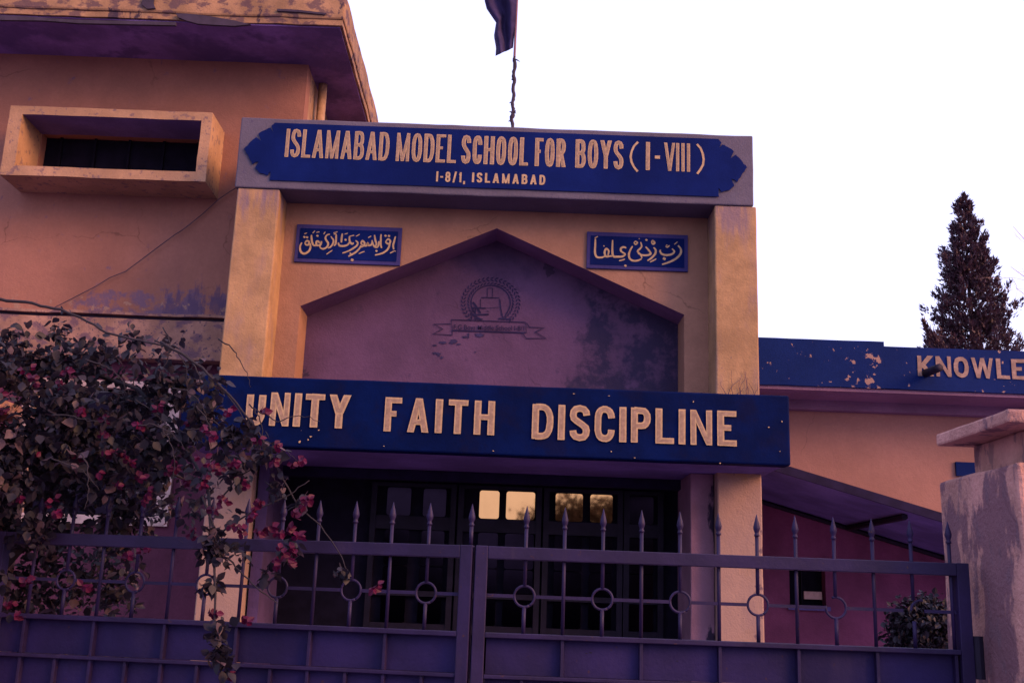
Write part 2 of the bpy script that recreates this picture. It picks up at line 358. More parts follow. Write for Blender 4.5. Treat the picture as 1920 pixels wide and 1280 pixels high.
# ------------------------------------------------------------ stroke lettering
def arc(cx, cy, rx, ry, a0, a1, n=12, p=2.4):
    out = []
    for i in range(n + 1):
        a = R(a0 + (a1 - a0) * i / n); c, s_ = math.cos(a), math.sin(a)
        out.append((cx + rx * math.copysign(abs(c) ** (2 / p), c), cy + ry * math.copysign(abs(s_) ** (2 / p), s_)))
    return out
S_PTS = [(1, .76), (.96, .88), (.8, .97), (.5, 1), (.2, .97), (.04, .88), (0, .76), (.06, .65), (.3, .56), (.7, .44), (.94, .35), (1, .24), (.96, .12), (.8, .03), (.5, 0), (.2, .03), (.04, .12), (0, .24)]
G = {
 'I': (.30, [('v', .5, 0, 1)]), 'L': (.82, [('v', 0, 0, 1), ('h', 0, 1, 0)]),
 'A': (1.05, [('d', 0, 0, .5, 1), ('d', 1, 0, .5, 1), ('h', .2, .8, .26)]),
 'M': (1.25, [('v', 0, 0, 1), ('v', 1, 0, 1), ('d', 0, 1, .5, 0), ('d', 1, 1, .5, 0)]),
 'N': (1.0, [('v', 0, 0, 1), ('v', 1, 0, 1), ('d', 0, 1, 1, 0)]),
 'T': (.95, [('v', .5, 0, 1), ('h', 0, 1, 1)]),
 'F': (.82, [('v', 0, 0, 1), ('h', 0, 1, 1), ('h', 0, .85, .53)]),
 'E': (.85, [('v', 0, 0, 1), ('h', 0, 1, 1), ('h', 0, .85, .52), ('h', 0, 1, 0)]),
 'H': (1.0, [('v', 0, 0, 1), ('v', 1, 0, 1), ('h', 0, 1, .52)]),
 'V': (1.05, [('d', 0, 1, .5, 0), ('d', 1, 1, .5, 0)]),
 'W': (1.45, [('d', 0, 1, .25, 0), ('d', .5, 1, .25, 0), ('d', .5, 1, .75, 0), ('d', 1, 1, .75, 0)]),
 'Y': (1.05, [('d', 0, 1, .5, .42), ('d', 1, 1, .5, .42), ('v', .5, 0, .46)]),
 'K': (1.0, [('v', 0, 0, 1), ('d', .05, .38, 1, 1), ('d', .3, .56, 1, 0)]),
 'O': (.95, [('o', arc(.5, .5, .5, .5, 0, 345, 23))]),
 'D': (.95, [('v', 0, 0, 1), ('c', [(0, 1), (.4, 1)] + arc(.4, .5, .6, .5, 90, -90, 12)[1:] + [(0, 0)])]),
 'U': (.95, [('c', [(0, 1), (0, .6)] + arc(.5, .35, .5, .35, 180, 360, 12) + [(1, .6), (1, 1)])]),
 'C': (.9, [('c', [(1, .7)] + arc(.5, .66, .5, .34, 8, 172, 9) + arc(.5, .34, .5, .34, 188, 352, 9) + [(1, .3)])]),
 'G': (.95, [('c', [(1, .72)] + arc(.5, .66, .5, .34, 8, 172, 9) + arc(.5, .34, .5, .34, 188, 352, 9) + [(1, .45)]), ('h', .5, 1, .45)]),
 'S': (.9, [('c', S_PTS)]),
 'P': (.88, [('v', 0, 0, 1), ('c', [(0, 1), (.5, 1)] + arc(.5, .74, .5, .26, 90, -90, 8)[1:] + [(0, .48)])]),
 'R': (.95, [('v', 0, 0, 1), ('c', [(0, 1), (.5, 1)] + arc(.5, .75, .45, .25, 90, -90, 8)[1:] + [(0, .5)]), ('d', .5, .5, 1, 0)]),
 'B': (.95, [('v', 0, 0, 1), ('c', [(0, 1), (.5, 1)] + arc(.5, .76, .42, .24, 90, -90, 8)[1:] + [(0, .52)]), ('c', [(0, .52), (.5, .52)] + arc(.5, .26, .5, .26, 90, -90, 8)[1:] + [(0, 0)])]),
 '(': (.42, [('c', [(1, 1.02), (.45, .86), (.12, .65), (0, .45), (.12, .25), (.5, .06), (1, -.1)])]),
 ')': (.42, [('c', [(0, 1.02), (.55, .86), (.88, .65), (1, .45), (.88, .25), (.5, .06), (0, -.1)])]),
 '-': (.5, [('h', 0, 1, .47)]), '/': (.7, [('d', 0, -.05, 1, 1.05)]),
 '1': (.45, [('v', 1, 0, 1), ('d', .1, .74, 1, .94)]),
 ',': (.25, [('d', .2, -.18, .7, .14)]), '.': (.2, [('h', 0, 1, 0)]),
 '8': (.9, [('o', arc(.5, .75, .45, .25, 0, 330, 11)), ('o', arc(.5, .25, .5, .25, 0, 330, 11))]),
 ' ': (.5, []),
}
def lettering(word, x0, x1, z0, z1, s, y, mat, parent, gap=.28, jit=.0, inner=None):
    o = letters(word, x0, x1, z0, z1, s, y, mat, parent, gap, jit, 0)
    if inner: letters(word, x0, x1, z0, z1, s, y - .0016, inner, o, gap, jit, 1, 'letter_fill')
    return o
def letters(word, x0, x1, z0, z1, s, y, mat, parent, gap, jit, inn, name='lettering'):
    """word painted between x0..x1, z0..z1; s = stroke width; all in metres on the plane y (facing -y)"""
    H = z1 - z0; tot = sum(G[c][0] for c in word) + gap * (len(word) - 1); k = (x1 - x0) / tot
    mb = MB(); x = x0; eps = 0; rnd = random.Random(word)
    for c in word:
        wr, pr = G[c]; W = wr * k; 
        if W < s * 1.02: xo = x + (W - s) / 2; Wc = s
        else: xo = x; Wc = W
        fx = lambda u: xo + s / 2 + u * (Wc - s)
        sh = s * .82
        fz = lambda v: z0 + sh / 2 + v * (H - sh)
        for p in pr:
            eps += 1; yy = y - .00012 * (eps % 7)
            kf = .50 if inn else 1; q_ = s * .24 if inn else 0
            if p[0] == 'v':
                sv = s * (.84 if c in 'MN' else 1); mb.ribbon([(fx(p[1]), z0 + p[2] * H + q_), (fx(p[1]), z0 + p[3] * H - q_)], sv * kf, yy)
            elif p[0] == 'h':
                mb.ribbon([(fx(p[1]) - ((s/2-q_) if p[1] == 0 else 0), fz(p[3])), (fx(p[2]) + ((s/2-q_) if p[2] == 1 else 0), fz(p[3]))], sh * kf, yy)
            elif p[0] == 'd':
                xa, za, xb, zb = fx(p[1]), z0 + p[2]*H, fx(p[3]), z0 + p[4]*H
                L = math.hypot(xb-xa, zb-za); hw = s / 2 * L / max(1e-4, abs(zb-za)) * .96
                hw = min(hw, s * .9) * (.80 if c in 'MNW' else 1) * kf
                if inn:
                    t_ = q_ / max(1e-4, abs(zb-za)); xa, xb, za, zb = xa + (xb-xa)*t_, xb - (xb-xa)*t_, za + (zb-za)*t_, zb - (zb-za)*t_
                mb.quad((xa-hw, yy, za), (xa+hw, yy, za), (xb+hw, yy, zb), (xb-hw, yy, zb))
            else:
                pts = [(fx(u), fz(v)) for u, v in p[1]]
                if inn and p[0] == 'c':
                    for e_, n_ in ((0, 1), (-1, -2)):
                        a_, b_ = Vector(pts[e_]), Vector(pts[n_]); L_ = (b_ - a_).length
                        pts[e_] = tuple(a_.lerp(b_, min(.8, q_ / max(1e-4, L_))))
                mb.ribbon(pts, s * .95 * kf, yy, closed=(p[0] == 'o'))
        x += W + gap * k
    if jit:
        for v in mb.v:
            j = noise.noise_vector(v * 40); v.x += j[0] * jit; v.z += j[2] * jit
    return mb.build(name, mat, parent)

def blob(cx, cz, w_, h_, y, n=14, seed=0):
    rr = random.Random(seed); pts = []
    for i in range(n):
        a = 2*math.pi*i/n; k = .55 + .6*rr.random()
        pts.append((cx + math.cos(a)*w_*k, cz + math.sin(a)*h_*k))
    return pts
# ------------------------------------------------------------ entrance portal
portal = empty('entrance_portal', (-.18, 9.3, 0), 'tall cream school entrance portal with pentagon niche over a blue beam and glazed doors', 'gateway')
A = .004
for x0, x1 in ((-2.51, -2.13), (1.77, 2.145)):
    MB().box(x0, x1, 9.0, 9.8, 0, 5.083, A, .16).build('pillar', M['pillar'], portal, bevel=.012, smooth=False)
# recessed wall with pentagon opening (five pieces butted together in one mesh outline)
pent = [(-1.93, 3.22), (-1.93, 4.10), (-.178, 4.911), (1.553, 4.15), (1.553, 3.22)]
outer = [(-2.13, 3.22), (-2.13, 5.083), (1.77, 5.083), (1.77, 3.22)]
mb = MB()
def pr(poly): mb.prism(poly, 9.34, 9.70)
pr([(-2.13, 3.22), (-1.93, 3.22), (-1.93, 4.10), (-2.13, 4.10)])
pr([(1.553, 3.22), (1.77, 3.22), (1.77, 4.15), (1.553, 4.15)])
pr([(-2.13, 4.10), (-1.93, 4.10), (-.178, 4.911), (-.178, 5.083), (-2.13, 5.083)])
pr([(-.178, 4.911), (1.553, 4.15), (1.77, 4.15), (1.77, 5.083), (-.178, 5.083)])
rw_ = mb.build('recessed_wall', M['recess'], portal, merge=True)
M['reveal'] = plaster('shaded_reveal_mauve', (.14, .075, .15), mott=.15, streak=0)  # shade tone put into the colour, for downward faces only
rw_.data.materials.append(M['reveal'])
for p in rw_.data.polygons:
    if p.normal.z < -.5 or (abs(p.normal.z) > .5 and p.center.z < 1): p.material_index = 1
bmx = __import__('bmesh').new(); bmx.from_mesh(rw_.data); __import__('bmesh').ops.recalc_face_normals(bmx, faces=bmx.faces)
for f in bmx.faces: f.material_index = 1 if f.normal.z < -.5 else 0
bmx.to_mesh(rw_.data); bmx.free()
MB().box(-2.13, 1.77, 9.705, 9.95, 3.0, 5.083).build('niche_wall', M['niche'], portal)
# canopy slab, blue beam
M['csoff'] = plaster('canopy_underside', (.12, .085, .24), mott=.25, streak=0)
MB().box(-2.56, 2.19, 8.45, 10.38, 2.69, 3.2, A, .3).build('canopy_slab', M['csoff'], portal)
beam = MB().box(-2.58, 2.21, 8.30, 8.45, 2.68, 3.235, .003, .16).build('canopy_beam', M['beam'], portal, bevel=.014)
lettering('UNITY', -2.07, -1.25, 2.842, 3.107, .058, 8.288, M['letter'], beam, .2, jit=.003, inner=M['fill'])
lettering('FAITH', -.98, -.113, 2.832, 3.102, .055, 8.288, M['letter'], beam, .3, jit=.003, inner=M['fill'])
lettering('DISCIPLINE', .18, 1.787, 2.815, 3.092, .055, 8.288, M['letter'], beam, .2, jit=.003, inner=M['fill'])
mb = MB()
for i, (bx, by, bw, bh) in enumerate([(562,828,3,5),(578,824,2,3),(583,818,4,2.5),(598,806,2.5,2),(1441,801,4,2),(1462,846,2,2),(1146,846,2,2),(1190,858,3,1.5),(925,845,3,1.5),(720,836,3,1.5),(1300,753,2,3),(1350,868,3,1.5),(1076,738,3,1.5),(1142,742,3,1),(1466,790,1.5,3)]):
    p = at(bx, by, 8.296); k = 5.6 / 2050
    mb.prism(blob(p.x, p.z, bw*k, bh*k, 0, n=8, seed=i + 40), 8.290 - .0001*(i % 6), 8.2965)
mb.build('paint_chip', M['letter'], beam)
# inner piers and door recess
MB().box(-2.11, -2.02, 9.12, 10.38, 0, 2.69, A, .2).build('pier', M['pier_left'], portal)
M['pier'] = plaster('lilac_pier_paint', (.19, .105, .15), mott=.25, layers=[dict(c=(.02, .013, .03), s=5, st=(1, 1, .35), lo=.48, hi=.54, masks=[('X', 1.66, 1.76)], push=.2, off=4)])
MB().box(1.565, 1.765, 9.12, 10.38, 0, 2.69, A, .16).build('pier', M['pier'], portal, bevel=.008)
MB().box(-2.02, 1.565, 9.79, 9.95, 0, 2.69).build('door_wall', M['dark'], portal)  # near black stands in for the shade under the canopy
MB().box(-2.02, 1.565, 9.62, 9.78, 2.60, 2.685).build('lintel', M['fascia'], portal)
# metal framed doors with panes
rows = [(2.335, 2.602), (1.868, 2.20), (1.64, 1.86), (1.34, 1.58), (.95, 1.25)]
KD = 9.75 / 10.4
SX = lambda v: v * KD
SZ = lambda v: 1.6 + (v - 1.6) * KD
rows = [(SZ(a), SZ(b)) for a, b in rows]
def door(x0, x1, cols, bright):
    x0, x1 = SX(x0), SX(x1); cols = [(SX(a), SX(b)) for a, b in cols]; Z0, Z9 = .02, 2.58
    fr = MB()
    fr.box(x0, x0 + .05, 9.72, 9.77, Z0, Z9); fr.box(x1 - .05, x1, 9.72, 9.77, Z0, Z9)
    fr.box(x0 + .05, x1 - .05, 9.725, 9.77, SZ(2.61), Z9); fr.box(x0 + .05, x1 - .05, 9.725, 9.77, .02, .9)
    for (za, zb) in ((2.205, 2.33), (1.25, 1.335), (1.585, 1.635)): fr.box(x0 + .05, x1 - .05, 9.726, 9.769, SZ(za), SZ(zb))
    d = fr.build('door', M['frame'], portal)
    for i, (a, b) in enumerate(cols):
        for j, (za, zb) in enumerate(rows):
            pb = MB(); r_ = .022
            pts = []
            for cx, cz, a0 in ((b-r_, zb-r_, 0), (a+r_, zb-r_, 90), (a+r_, za+r_, 180), (b-r_, za+r_, 270)):
                for q in range(4): t = R(a0 + q * 30); pts.append((cx + r_*math.cos(t), cz + r_*math.sin(t)))
            pb.prism(pts[::-1], 9.742, 9.75)
            pb.build('pane', M['glass'] if (j == 0 and bright[i]) else M['dglass'], d)
door(-.46, .345, [(-.257, -.066), (.002, .279)], [1, 1])
door(.365, 1.13, [(.478, .742), (.814, 1.03)], [1, 1])
door(1.14, 1.52, [(1.19, 1.426)], [0])
MB().box(SX(.30), SX(.315), 9.68, 9.69, 1.05, 1.30).build('handle', M['bracket'], portal)
MB().box(SX(.395), SX(.41), 9.68, 9.69, 1.05, 1.30).build('handle', M['bracket'], portal)
door(-1.3, -.48, [(-1.15, -.92), (-.80, -.58)], [0, 0])

# ------------------------------------------------------------ school name board
board = empty('school_name_board', (-.2, 9.0, 5.083), 'long blue name board with pointed scalloped ends along the portal top', 'sign')
MB().box(-2.535, 2.12, 8.985, 9.8, 5.085, 5.762, .005, .16).build('board', M['band'], board, bevel=.012)
ed = [(405,60),(385,78),(370,90),(378,120),(388,150),(376,135),(360,110),(340,112),(318,126),(280,142),(262,150),(240,170),(252,205),(266,240),(240,220),(215,200),(205,215),(190,222),(160,250),(148,262),(132,288),(110,300),(95,320),(108,338),(115,360),(132,378),(150,420),(165,440),(180,475),(210,452),(240,445),(230,470),(205,510),(225,530),(250,560),(285,566),(330,585),(345,560),(360,545),(358,590),(350,632)]
lp = [at(440 + x/5.333, 220 + y/5.333, 8.98) for x, y in ed]; lp = [(p.x, p.z) for p in lp]
zt, zb_ = 5.712, 5.156
lp = [(x, min(zt, max(zb_, z))) for x, z in lp]; lp[0] = (lp[0][0], zt); lp[-1] = (lp[-1][0], zb_)
cx = (-2.497 + 2.078) / 2
rp = [(2 * cx - x, z) for x, z in lp[::-1]]
mb = MB(); mb.prism(lp[::-1] + rp[::-1], 8.972, 8.98)
painted = mb.build('painted_panel', M['blue'], board)
import bmesh
bm = bmesh.new(); bm.from_mesh(painted.data); bmesh.ops.triangulate(bm, faces=bm.faces); bm.to_mesh(painted.data); bm.free()
y = 8.969
for wd, a, b in (('ISLAMABAD', -2.107, -1.171), ('MODEL', -1.11, -.566), ('SCHOOL', -.52, .085), ('FOR', .145, .425), ('BOYS', .51, .945), ('(', 1.0, 1.085), ('I', 1.14, 1.19), ('-', 1.228, 1.275), ('V', 1.312, 1.412), ('I', 1.418, 1.452), ('I', 1.466, 1.500), ('I', 1.514, 1.552), (')', 1.6, 1.68)):
    st = .037 if wd not in '()' else .02
    if wd == 'ISLAMABAD': st = .033
    if wd == 'MODEL': st = .034
    if a > 1.3 and wd in 'VI': st = .028
    lettering(wd, a, b, 5.383, 5.655, st, y, M['letter'], painted, .16, jit=.0025, inner=M['fill'] if wd not in '()-' else None)
lettering('I-8/1,', -.733, -.475, 5.20, 5.296, .017, y, M['letter'], painted, .35)
lettering('ISLAMABAD', -.411, .246, 5.206, 5.298, .019, y, M['letter'], painted, .42)

# ------------------------------------------------------------ calligraphy plaques
def plaque(x0, x1, z0, z1, label, strokes, region):
    t = empty('calligraphy_plaque', ((x0+x1)/2, 9.32, z0), label, 'sign', 'blue calligraphy plaques on the portal')
    MB().box(x0, x1, 9.318, 9.345, z0, z1).build('border', M['plq'], t, bevel=.004)
    fld = MB().box(x0 + .035, x1 - .035, 9.314, 9.330, z0 + .035, z1 - .04).build('field', M['blue'], t)
    mb = MB(); ox, oy, k = region; e = 0
    for s_ in strokes:
        e += 1; w0, pts = s_[0], s_[1]
        P = []
        for i, (a, b) in enumerate(pts):
            p = at(ox + a / k, oy + b / k, 9.31); P.append((p.x, p.z))
        # smooth the stroke
        Q = []
        for i in range(len(P) - 1):
            p0 = P[max(i-1, 0)]; p1 = P[i]; p2 = P[i+1]; p3 = P[min(i+2, len(P)-1)]
            for q in range(4):
                t_ = q / 4
                Q.append(tuple(.5 * ((2*p1[c]) + (-p0[c]+p2[c])*t_ + (2*p0[c]-5*p1[c]+4*p2[c]-p3[c])*t_*t_ + (-p0[c]+3*p1[c]-3*p2[c]+p3[c])*t_**3) for c in (0, 1)))
        Q.append(P[-1]); n_ = len(Q)
        scale = .74 * 9.31 / 2050 / k
        ws = [w0 * scale * (.45 + .75 * math.sin(math.pi * min(1, max(0, (i + .8) / (n_ + .6)))) ** .5) for i in range(n_)]
        mb.ribbon(Q, ws, 9.3125 - .0002 * (e % 9))
    mb.build('calligraphy', M['letter'], fld)
    return t
D = lambda x, y, w=30: (w, [(x - w*.4, y - w*.2), (x + w*.4, y + w*.2)])
left_strokes = [
 (34, [(1625,330),(1605,400),(1590,460),(1600,520)]), (22, [(1545,572),(1600,545)]), (16, [(1600,540),(1630,545)]),
 D(1480,322,36), D(1530,325,36),
 (34, [(1490,395),(1520,370),(1550,400),(1530,440),(1490,420),(1485,395)]), (34, [(1545,410),(1535,470),(1500,530),(1430,575),(1330,600)]),
 (34, [(1418,300),(1412,380),(1412,450),(1425,500)]), (34, [(1322,310),(1335,390),(1350,440),(1330,475)]), (34, [(1385,400),(1382,450),(1360,485),(1325,480),(1300,440),(1285,385)]), D(1350,540,34),
 (20, [(1230,350),(1275,325)]), (36, [(1290,400),(1275,450),(1240,460),(1225,430),(1210,460),(1180,465),(1150,455)]),
 (34, [(1150,455),(1130,430),(1150,395),(1180,430),(1160,470),(1110,490)]), (34, [(1130,460),(1100,510),(1050,560),(980,600),(945,620)]), (20, [(1095,582),(1140,560),(1180,548)]),
 (32, [(1050,390),(1080,420),(1070,460),(1020,500),(950,540),(860,572)]), D(975,575,26), D(1000,670,44), (18, [(1055,330),(1110,300)]), (20, [(960,330),(1030,315)]),
 (34, [(960,330),(965,400),(1000,440),(1020,420)]), (36, [(965,410),(930,455),(870,470),(815,460),(800,420)]), D(905,380,34), (34, [(860,290),(850,350),(845,420)]), (16, [(890,300),(940,285)]),
 (34, [(770,300),(768,370),(760,440),(735,465)]), (16, [(730,280),(790,265)]), (20, [(735,300),(770,290)]),
 (32, [(700,350),(730,380),(725,430),(690,480),(650,500)]), D(700,338,24), (20, [(630,590),(670,560),(715,530)]),
 (34, [(680,300),(640,310),(615,350),(630,390),(655,430),(640,480),(590,510),(550,500),(530,470)]), (18, [(590,300),(615,265)]),
 (36, [(560,400),(545,450),(520,470)]), (36, [(530,455),(490,460),(485,410),(510,400),(530,430)]), D(500,322,34), (18, [(485,275),(530,265)]),
 (36, [(490,460),(450,460),(425,420),(415,350),(415,310)]), (16, [(430,285),(465,250)]),
 D(312,340,34), D(352,345,34), (34, [(320,430),(345,395),(380,410),(370,450),(335,450),(322,425)]), (38, [(395,430),(400,490),(370,550),(310,580),(260,550),(250,480),(275,420)]), (16, [(310,295),(350,280)]),
]
right_strokes = [
 (40, [(1530,400),(1570,450),(1570,520),(1510,590),(1400,650),(1290,685)]), (18, [(1475,385),(1525,345)]),
 (38, [(1440,450),(1475,490),(1440,530),(1360,545),(1290,530),(1262,490),(1268,465)]), D(1325,600,50), (30, [(1345,410),(1370,425),(1405,400)]), D(1362,395,20),
 (38, [(1165,430),(1195,470),(1185,530),(1130,590),(1070,630)]), (34, [(1130,360),(1150,330),(1180,360),(1155,380),(1132,358)]), (26, [(1110,650),(1160,625),(1205,600)]),
 (38, [(1045,420),(1090,470),(1120,520),(1080,545),(1000,545),(930,520)]), D(1057,318,36), (34, [(970,350),(985,410),(960,450),(925,490),(970,540),(990,590)]),
 (38, [(985,600),(930,625),(860,630),(805,595),(795,530),(820,460),(850,410)]), (30, [(870,360),(895,340),(920,360),(895,385),(868,360)]), D(950,300,18),
 (38, [(755,440),(715,425),(675,445),(680,490),(745,530)]), (40, [(745,530),(700,565),(620,570),(560,560),(545,480),(550,320)]), (24, [(645,630),(690,620),(735,605)]),
 (38, [(560,560),(510,560),(450,565),(430,500),(455,450),(490,480),(480,550)]), (38, [(440,560),(380,580),(310,570),(285,500),(290,380),(290,300)]), D(420,410,22), (20, [(280,290),(330,265)]), D(742,705,40),
]
plaque(-2.018, -1.048, 4.51, 4.874, 'wider blue calligraphy plaque left of the niche apex, with one long crowded line of script', left_strokes, (530, 400, 7.68))
plaque(.655, 1.585, 4.552, 4.905, 'blue calligraphy plaque right of the niche apex, with three larger well-spaced words', right_strokes, (1080, 410, 8.0))

# ------------------------------------------------------------ painted emblem on the niche wall
emb = empty('painted_emblem', (-.22, 9.69, 3.95), 'faded school crest with laurel wreath and ribbon painted in the niche', 'emblem')
EY = 9.700
def ez(x, y): p = at(790 + x/7.11, 500 + y/7.11, EY); return (p.x, p.z)
mb = MB(); cx_, cy_ = 925, 480
mb.ribbon([ez(cx_ + 262*math.cos(R(a)), cy_ - 232*math.sin(R(a))) for a in range(-40, 222, 8)], .010, EY - .0003)
for a in range(-48, 230, 9):
    for rr, tilt in ((300, 30), (348, -30), (385, 30)):
        ca, sa = math.cos(R(a)), math.sin(R(a)); dx, dy = -sa, ca
        sgn = 1 if a < 90 else -1
        c0 = (cx_ + rr*ca, cy_ - rr*sa*.86); t_ = R(a + 90*sgn + tilt); L = 26
        c1 = (c0[0] + L*math.cos(t_), c0[1] - L*math.sin(t_)); c2 = (c0[0] - L*math.cos(t_), c0[1] + L*math.sin(t_))
        mb.ribbon([ez(*c2), ez(*c0), ez(*c1)], [.003, .013, .003], EY - .0006 - .0001*(a % 5))
mb.build('wreath', M['emblem'], emb)
mb = MB(); e = 0
for pts, wd in [([(880,285),(880,400)],.006), ([(950,285),(950,400)],.006), ([(880,285),(950,285)],.005), ([(800,410),(1040,415)],.008), ([(790,430),(790,540),(700,550),(660,640),(680,690)],.006),
                ([(1045,430),(1060,560),(1085,680)],.010), ([(1180,520),(1150,610),(1095,680)],.006), ([(670,545),(860,552)],.011), ([(860,552),(1040,540)],.004), ([(680,640),(900,635)],.014), ([(690,470),(740,540),(790,620)],.016), ([(720,560),(720,660),(800,700)],.012), ([(870,585),(905,600)],.006), ([(1030,690),(1200,700)],.014), ([(700,690),(820,700)],.01)]:
    e += 1; mb.ribbon([ez(*p) for p in pts], wd, EY - .0009 - .0001*e)
mb.build('crest_drawing', M['emblem'], emb)
mb = MB(); e = 0
for pts, wd in [([(400,705),(1390,740)],.008), ([(400,705),(412,850)],.006), ([(412,848),(1395,880)],.012), ([(1390,740),(1400,880)],.006),
                ([(395,760),(170,765),(285,830),(160,895),(410,912),(412,850)],.008), ([(1400,745),(1440,805),(1640,815),(1520,870),(1660,955),(1400,955),(1340,880)],.008)]:
    e += 1; mb.ribbon([ez(*p) for p in pts], wd, EY - .0030 - .0001*e)
mb.build('ribbon', M['emblem'], emb)
fc = bpy.data.curves.new('t', 'FONT'); fc.body = 'F.G Boys Middle School I-8/1'; fc.offset = .012; fc.size = 1
to = bpy.data.objects.new('t', fc); COL.objects.link(to)
tm = bpy.data.meshes.new_from_object(to.evaluated_get(bpy.context.evaluated_depsgraph_get())); bpy.data.objects.remove(to)
xs = [v.co.x for v in tm.vertices]; wx = max(xs) - min(xs)
mb = MB(); p0 = Vector((ez(430, 835)[0], 0, ez(430, 835)[1])); p1 = Vector((ez(1370, 852)[0], 0, ez(1370, 852)[1]))
kx = (p1.x - p0.x) / wx
for v in tm.vertices: mb.v.append(Vector((p0.x + (v.co.x - min(xs)) * kx, EY - .0045, p0.z + (p1.z-p0.z)*(v.co.x-min(xs))/wx + v.co.y * .065)))
for p in tm.polygons: mb.f.append(tuple(p.vertices))
mb.build('lettering', M['emblem'], emb)
# flaked spots under the ribbon
mb = MB()
rs = random.Random(5)
for i, (bx, by, bw, bh) in enumerate([(190,1150,50,18),(235,1170,30,30),(275,1210,20,22),(180,1045,40,12),(300,1010,60,26),(430,1000,60,35),(500,1030,30,14),(720,1135,18,10),(780,910,70,35),(580,935,40,18),(630,915,14,40)]):
    x, z = ez(bx, by); k = 9.84/2050/7.11
    mb.prism(blob(x, z, bw*k, bh*k, 0, seed=i), EY - .001 - .0002*i, EY)
for v in mb.v: pass
mb.build('flaked_spot', M['chip'], emb)

# ------------------------------------------------------------ left block
lb = empty('left_school_block', (-5.5, 9.9, 0), 'two storey cream and pink school block on the left with overhanging roof slab', 'building')
W0, W1 = 9.9, 10.08
def wall(x0, x1, z0, z1, mat=None, y0=W0, y1=W1):
    return MB().box(x0, x1, y0, y1, z0, z1, .004, .3).build('wall', mat or M['left'], lb)
mb = MB()
for x0, x1, z0, z1 in ((-10, -4.75, 3.9, 6.8), (-4.75, -3.04, 3.9, 5.40), (-4.75, -3.04, 5.93, 6.8), (-3.04, -2.172, 3.9, 6.8)):
    mb.box(x0, x1, W0, W1, z0, z1, .004, .3)
mb.build('wall', M['left'], lb, merge=True)
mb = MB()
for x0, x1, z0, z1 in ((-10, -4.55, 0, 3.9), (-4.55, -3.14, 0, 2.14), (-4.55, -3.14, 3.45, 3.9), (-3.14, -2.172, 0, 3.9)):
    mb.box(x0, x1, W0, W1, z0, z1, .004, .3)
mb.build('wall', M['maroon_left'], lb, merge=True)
MB().box(-2.36, -2.172, W1, 10.5, 0, 6.8, .003, .3).build('side_wall', M['hood'], lb)
MB().box(-2.42, -2.25, 10.5, 10.65, 0, 6.8).build('wall_joint', M['dark'], lb)
MB().box(-2.36, -2.18, 10.65, 18, 0, 6.8, .003, .4).build('side_wall', M['hood'], lb)
MB().tube([(-2.09, 10.33, 3.3), (-2.09, 10.33, 6.79)], .045, 12).build('downpipe', M['pipe'], lb, smooth=True)
MB().box(-4.95, -2.9, 10.3, 10.4, 2, 6.2).build('room_shade_backing', M['dark'], lb)
# roof slab: fascia with drip lip, underside
roof = MB().box(-10, -1.70, 9.12, 18, 6.86, 7.14, .012, .2).build('roof', M['slab'], lb, bevel=.02)
MB().box(-10, -1.716, 9.137, 18, 6.80, 6.858, .012, .2).build('drip_lip', M['slab'], roof)
MB().box(-10, -1.74, 9.16, 17.9, 6.786, 6.80, .003, .3).build('soffit', M['soffit'], roof)
mb = MB()
for poly in ([(330,27),(348,27),(372,29),(395,32),(418,36),(440,40),(470,47),(440,50),(400,48),(372,46),(350,40),(335,34)], [(268,-8),(290,-8),(288,8),(292,17),(276,18),(267,10)], [(0,30),(60,33),(130,38),(200,40),(260,41),(330,43),(330,49),(240,47),(150,45),(80,40),(0,39)], [(520,18),(560,20),(612,26),(610,29),(560,24),(520,22)]):
    P = [at(x, y_, 9.11) for x, y_ in poly]; mb.prism([(p.x, p.z) for p in P], 9.098, 9.125)
mb.build('spalled_patch', M['rope'], roof)
# hood box round the high window
mb = MB(); y0, y1 = 9.45, 9.9
X0, X1, Z0, Z1 = -4.885, -2.945, 5.303, 6.01; a0, a1, c0, c1 = -4.76, -3.045, 5.40, 5.925
def frame(mb, X0, X1, Z0, Z1, a0, a1, c0, c1, y0, y1, amp, st=.12):
    mb.box(X0, a0, y0, y1, Z0, Z1, amp, st); mb.box(a1, X1, y0, y1, Z0, Z1, amp, st)
    mb.box(a0, a1, y0 + .001, y1, Z0, c0, amp, st); mb.box(a0, a1, y0 + .001, y1, c1, Z1, amp, st)
frame(mb, X0, X1, Z0, Z1, a0, a1, c0, c1, y0, y1, .006)
hood = mb.build('window_hood', M['hood'], lb, merge=True)
hood.data.materials.append(M['csoff'])
for p in hood.data.polygons:
    c_ = p.center + wloc(lb)
    if p.normal.z < -.6 and c_.z > 5.6: p.material_index = 1  # downward faces recoloured purple so they read as shaded
mb = MB(); mb.box(a0, a1, 10.0, 10.03, c0, c1 ); mb.build('window_panel', M['dark'], hood)
for i in range(5):
    x = a0 + .17 + i * .343
    MB().box(x - .012, x + .012, 9.97, 10.0, c0, c1).build('mullion', M['dark'], hood)
# ledge band
MB().box(-10, -2.515, 9.72, 9.895, 3.64, 4.02, .008, .12).build('ledge', M['ledge'], lb, bevel=.01)
MB().box(-10, -2.515, 9.70, 9.895, 4.05, 4.075, .012, .07).build('ledge_lip', M['ledge'], lb)
MB().box(-10, -2.515, 9.76, 9.895, 4.02, 4.05).build('ledge_groove', M['rope'], lb)
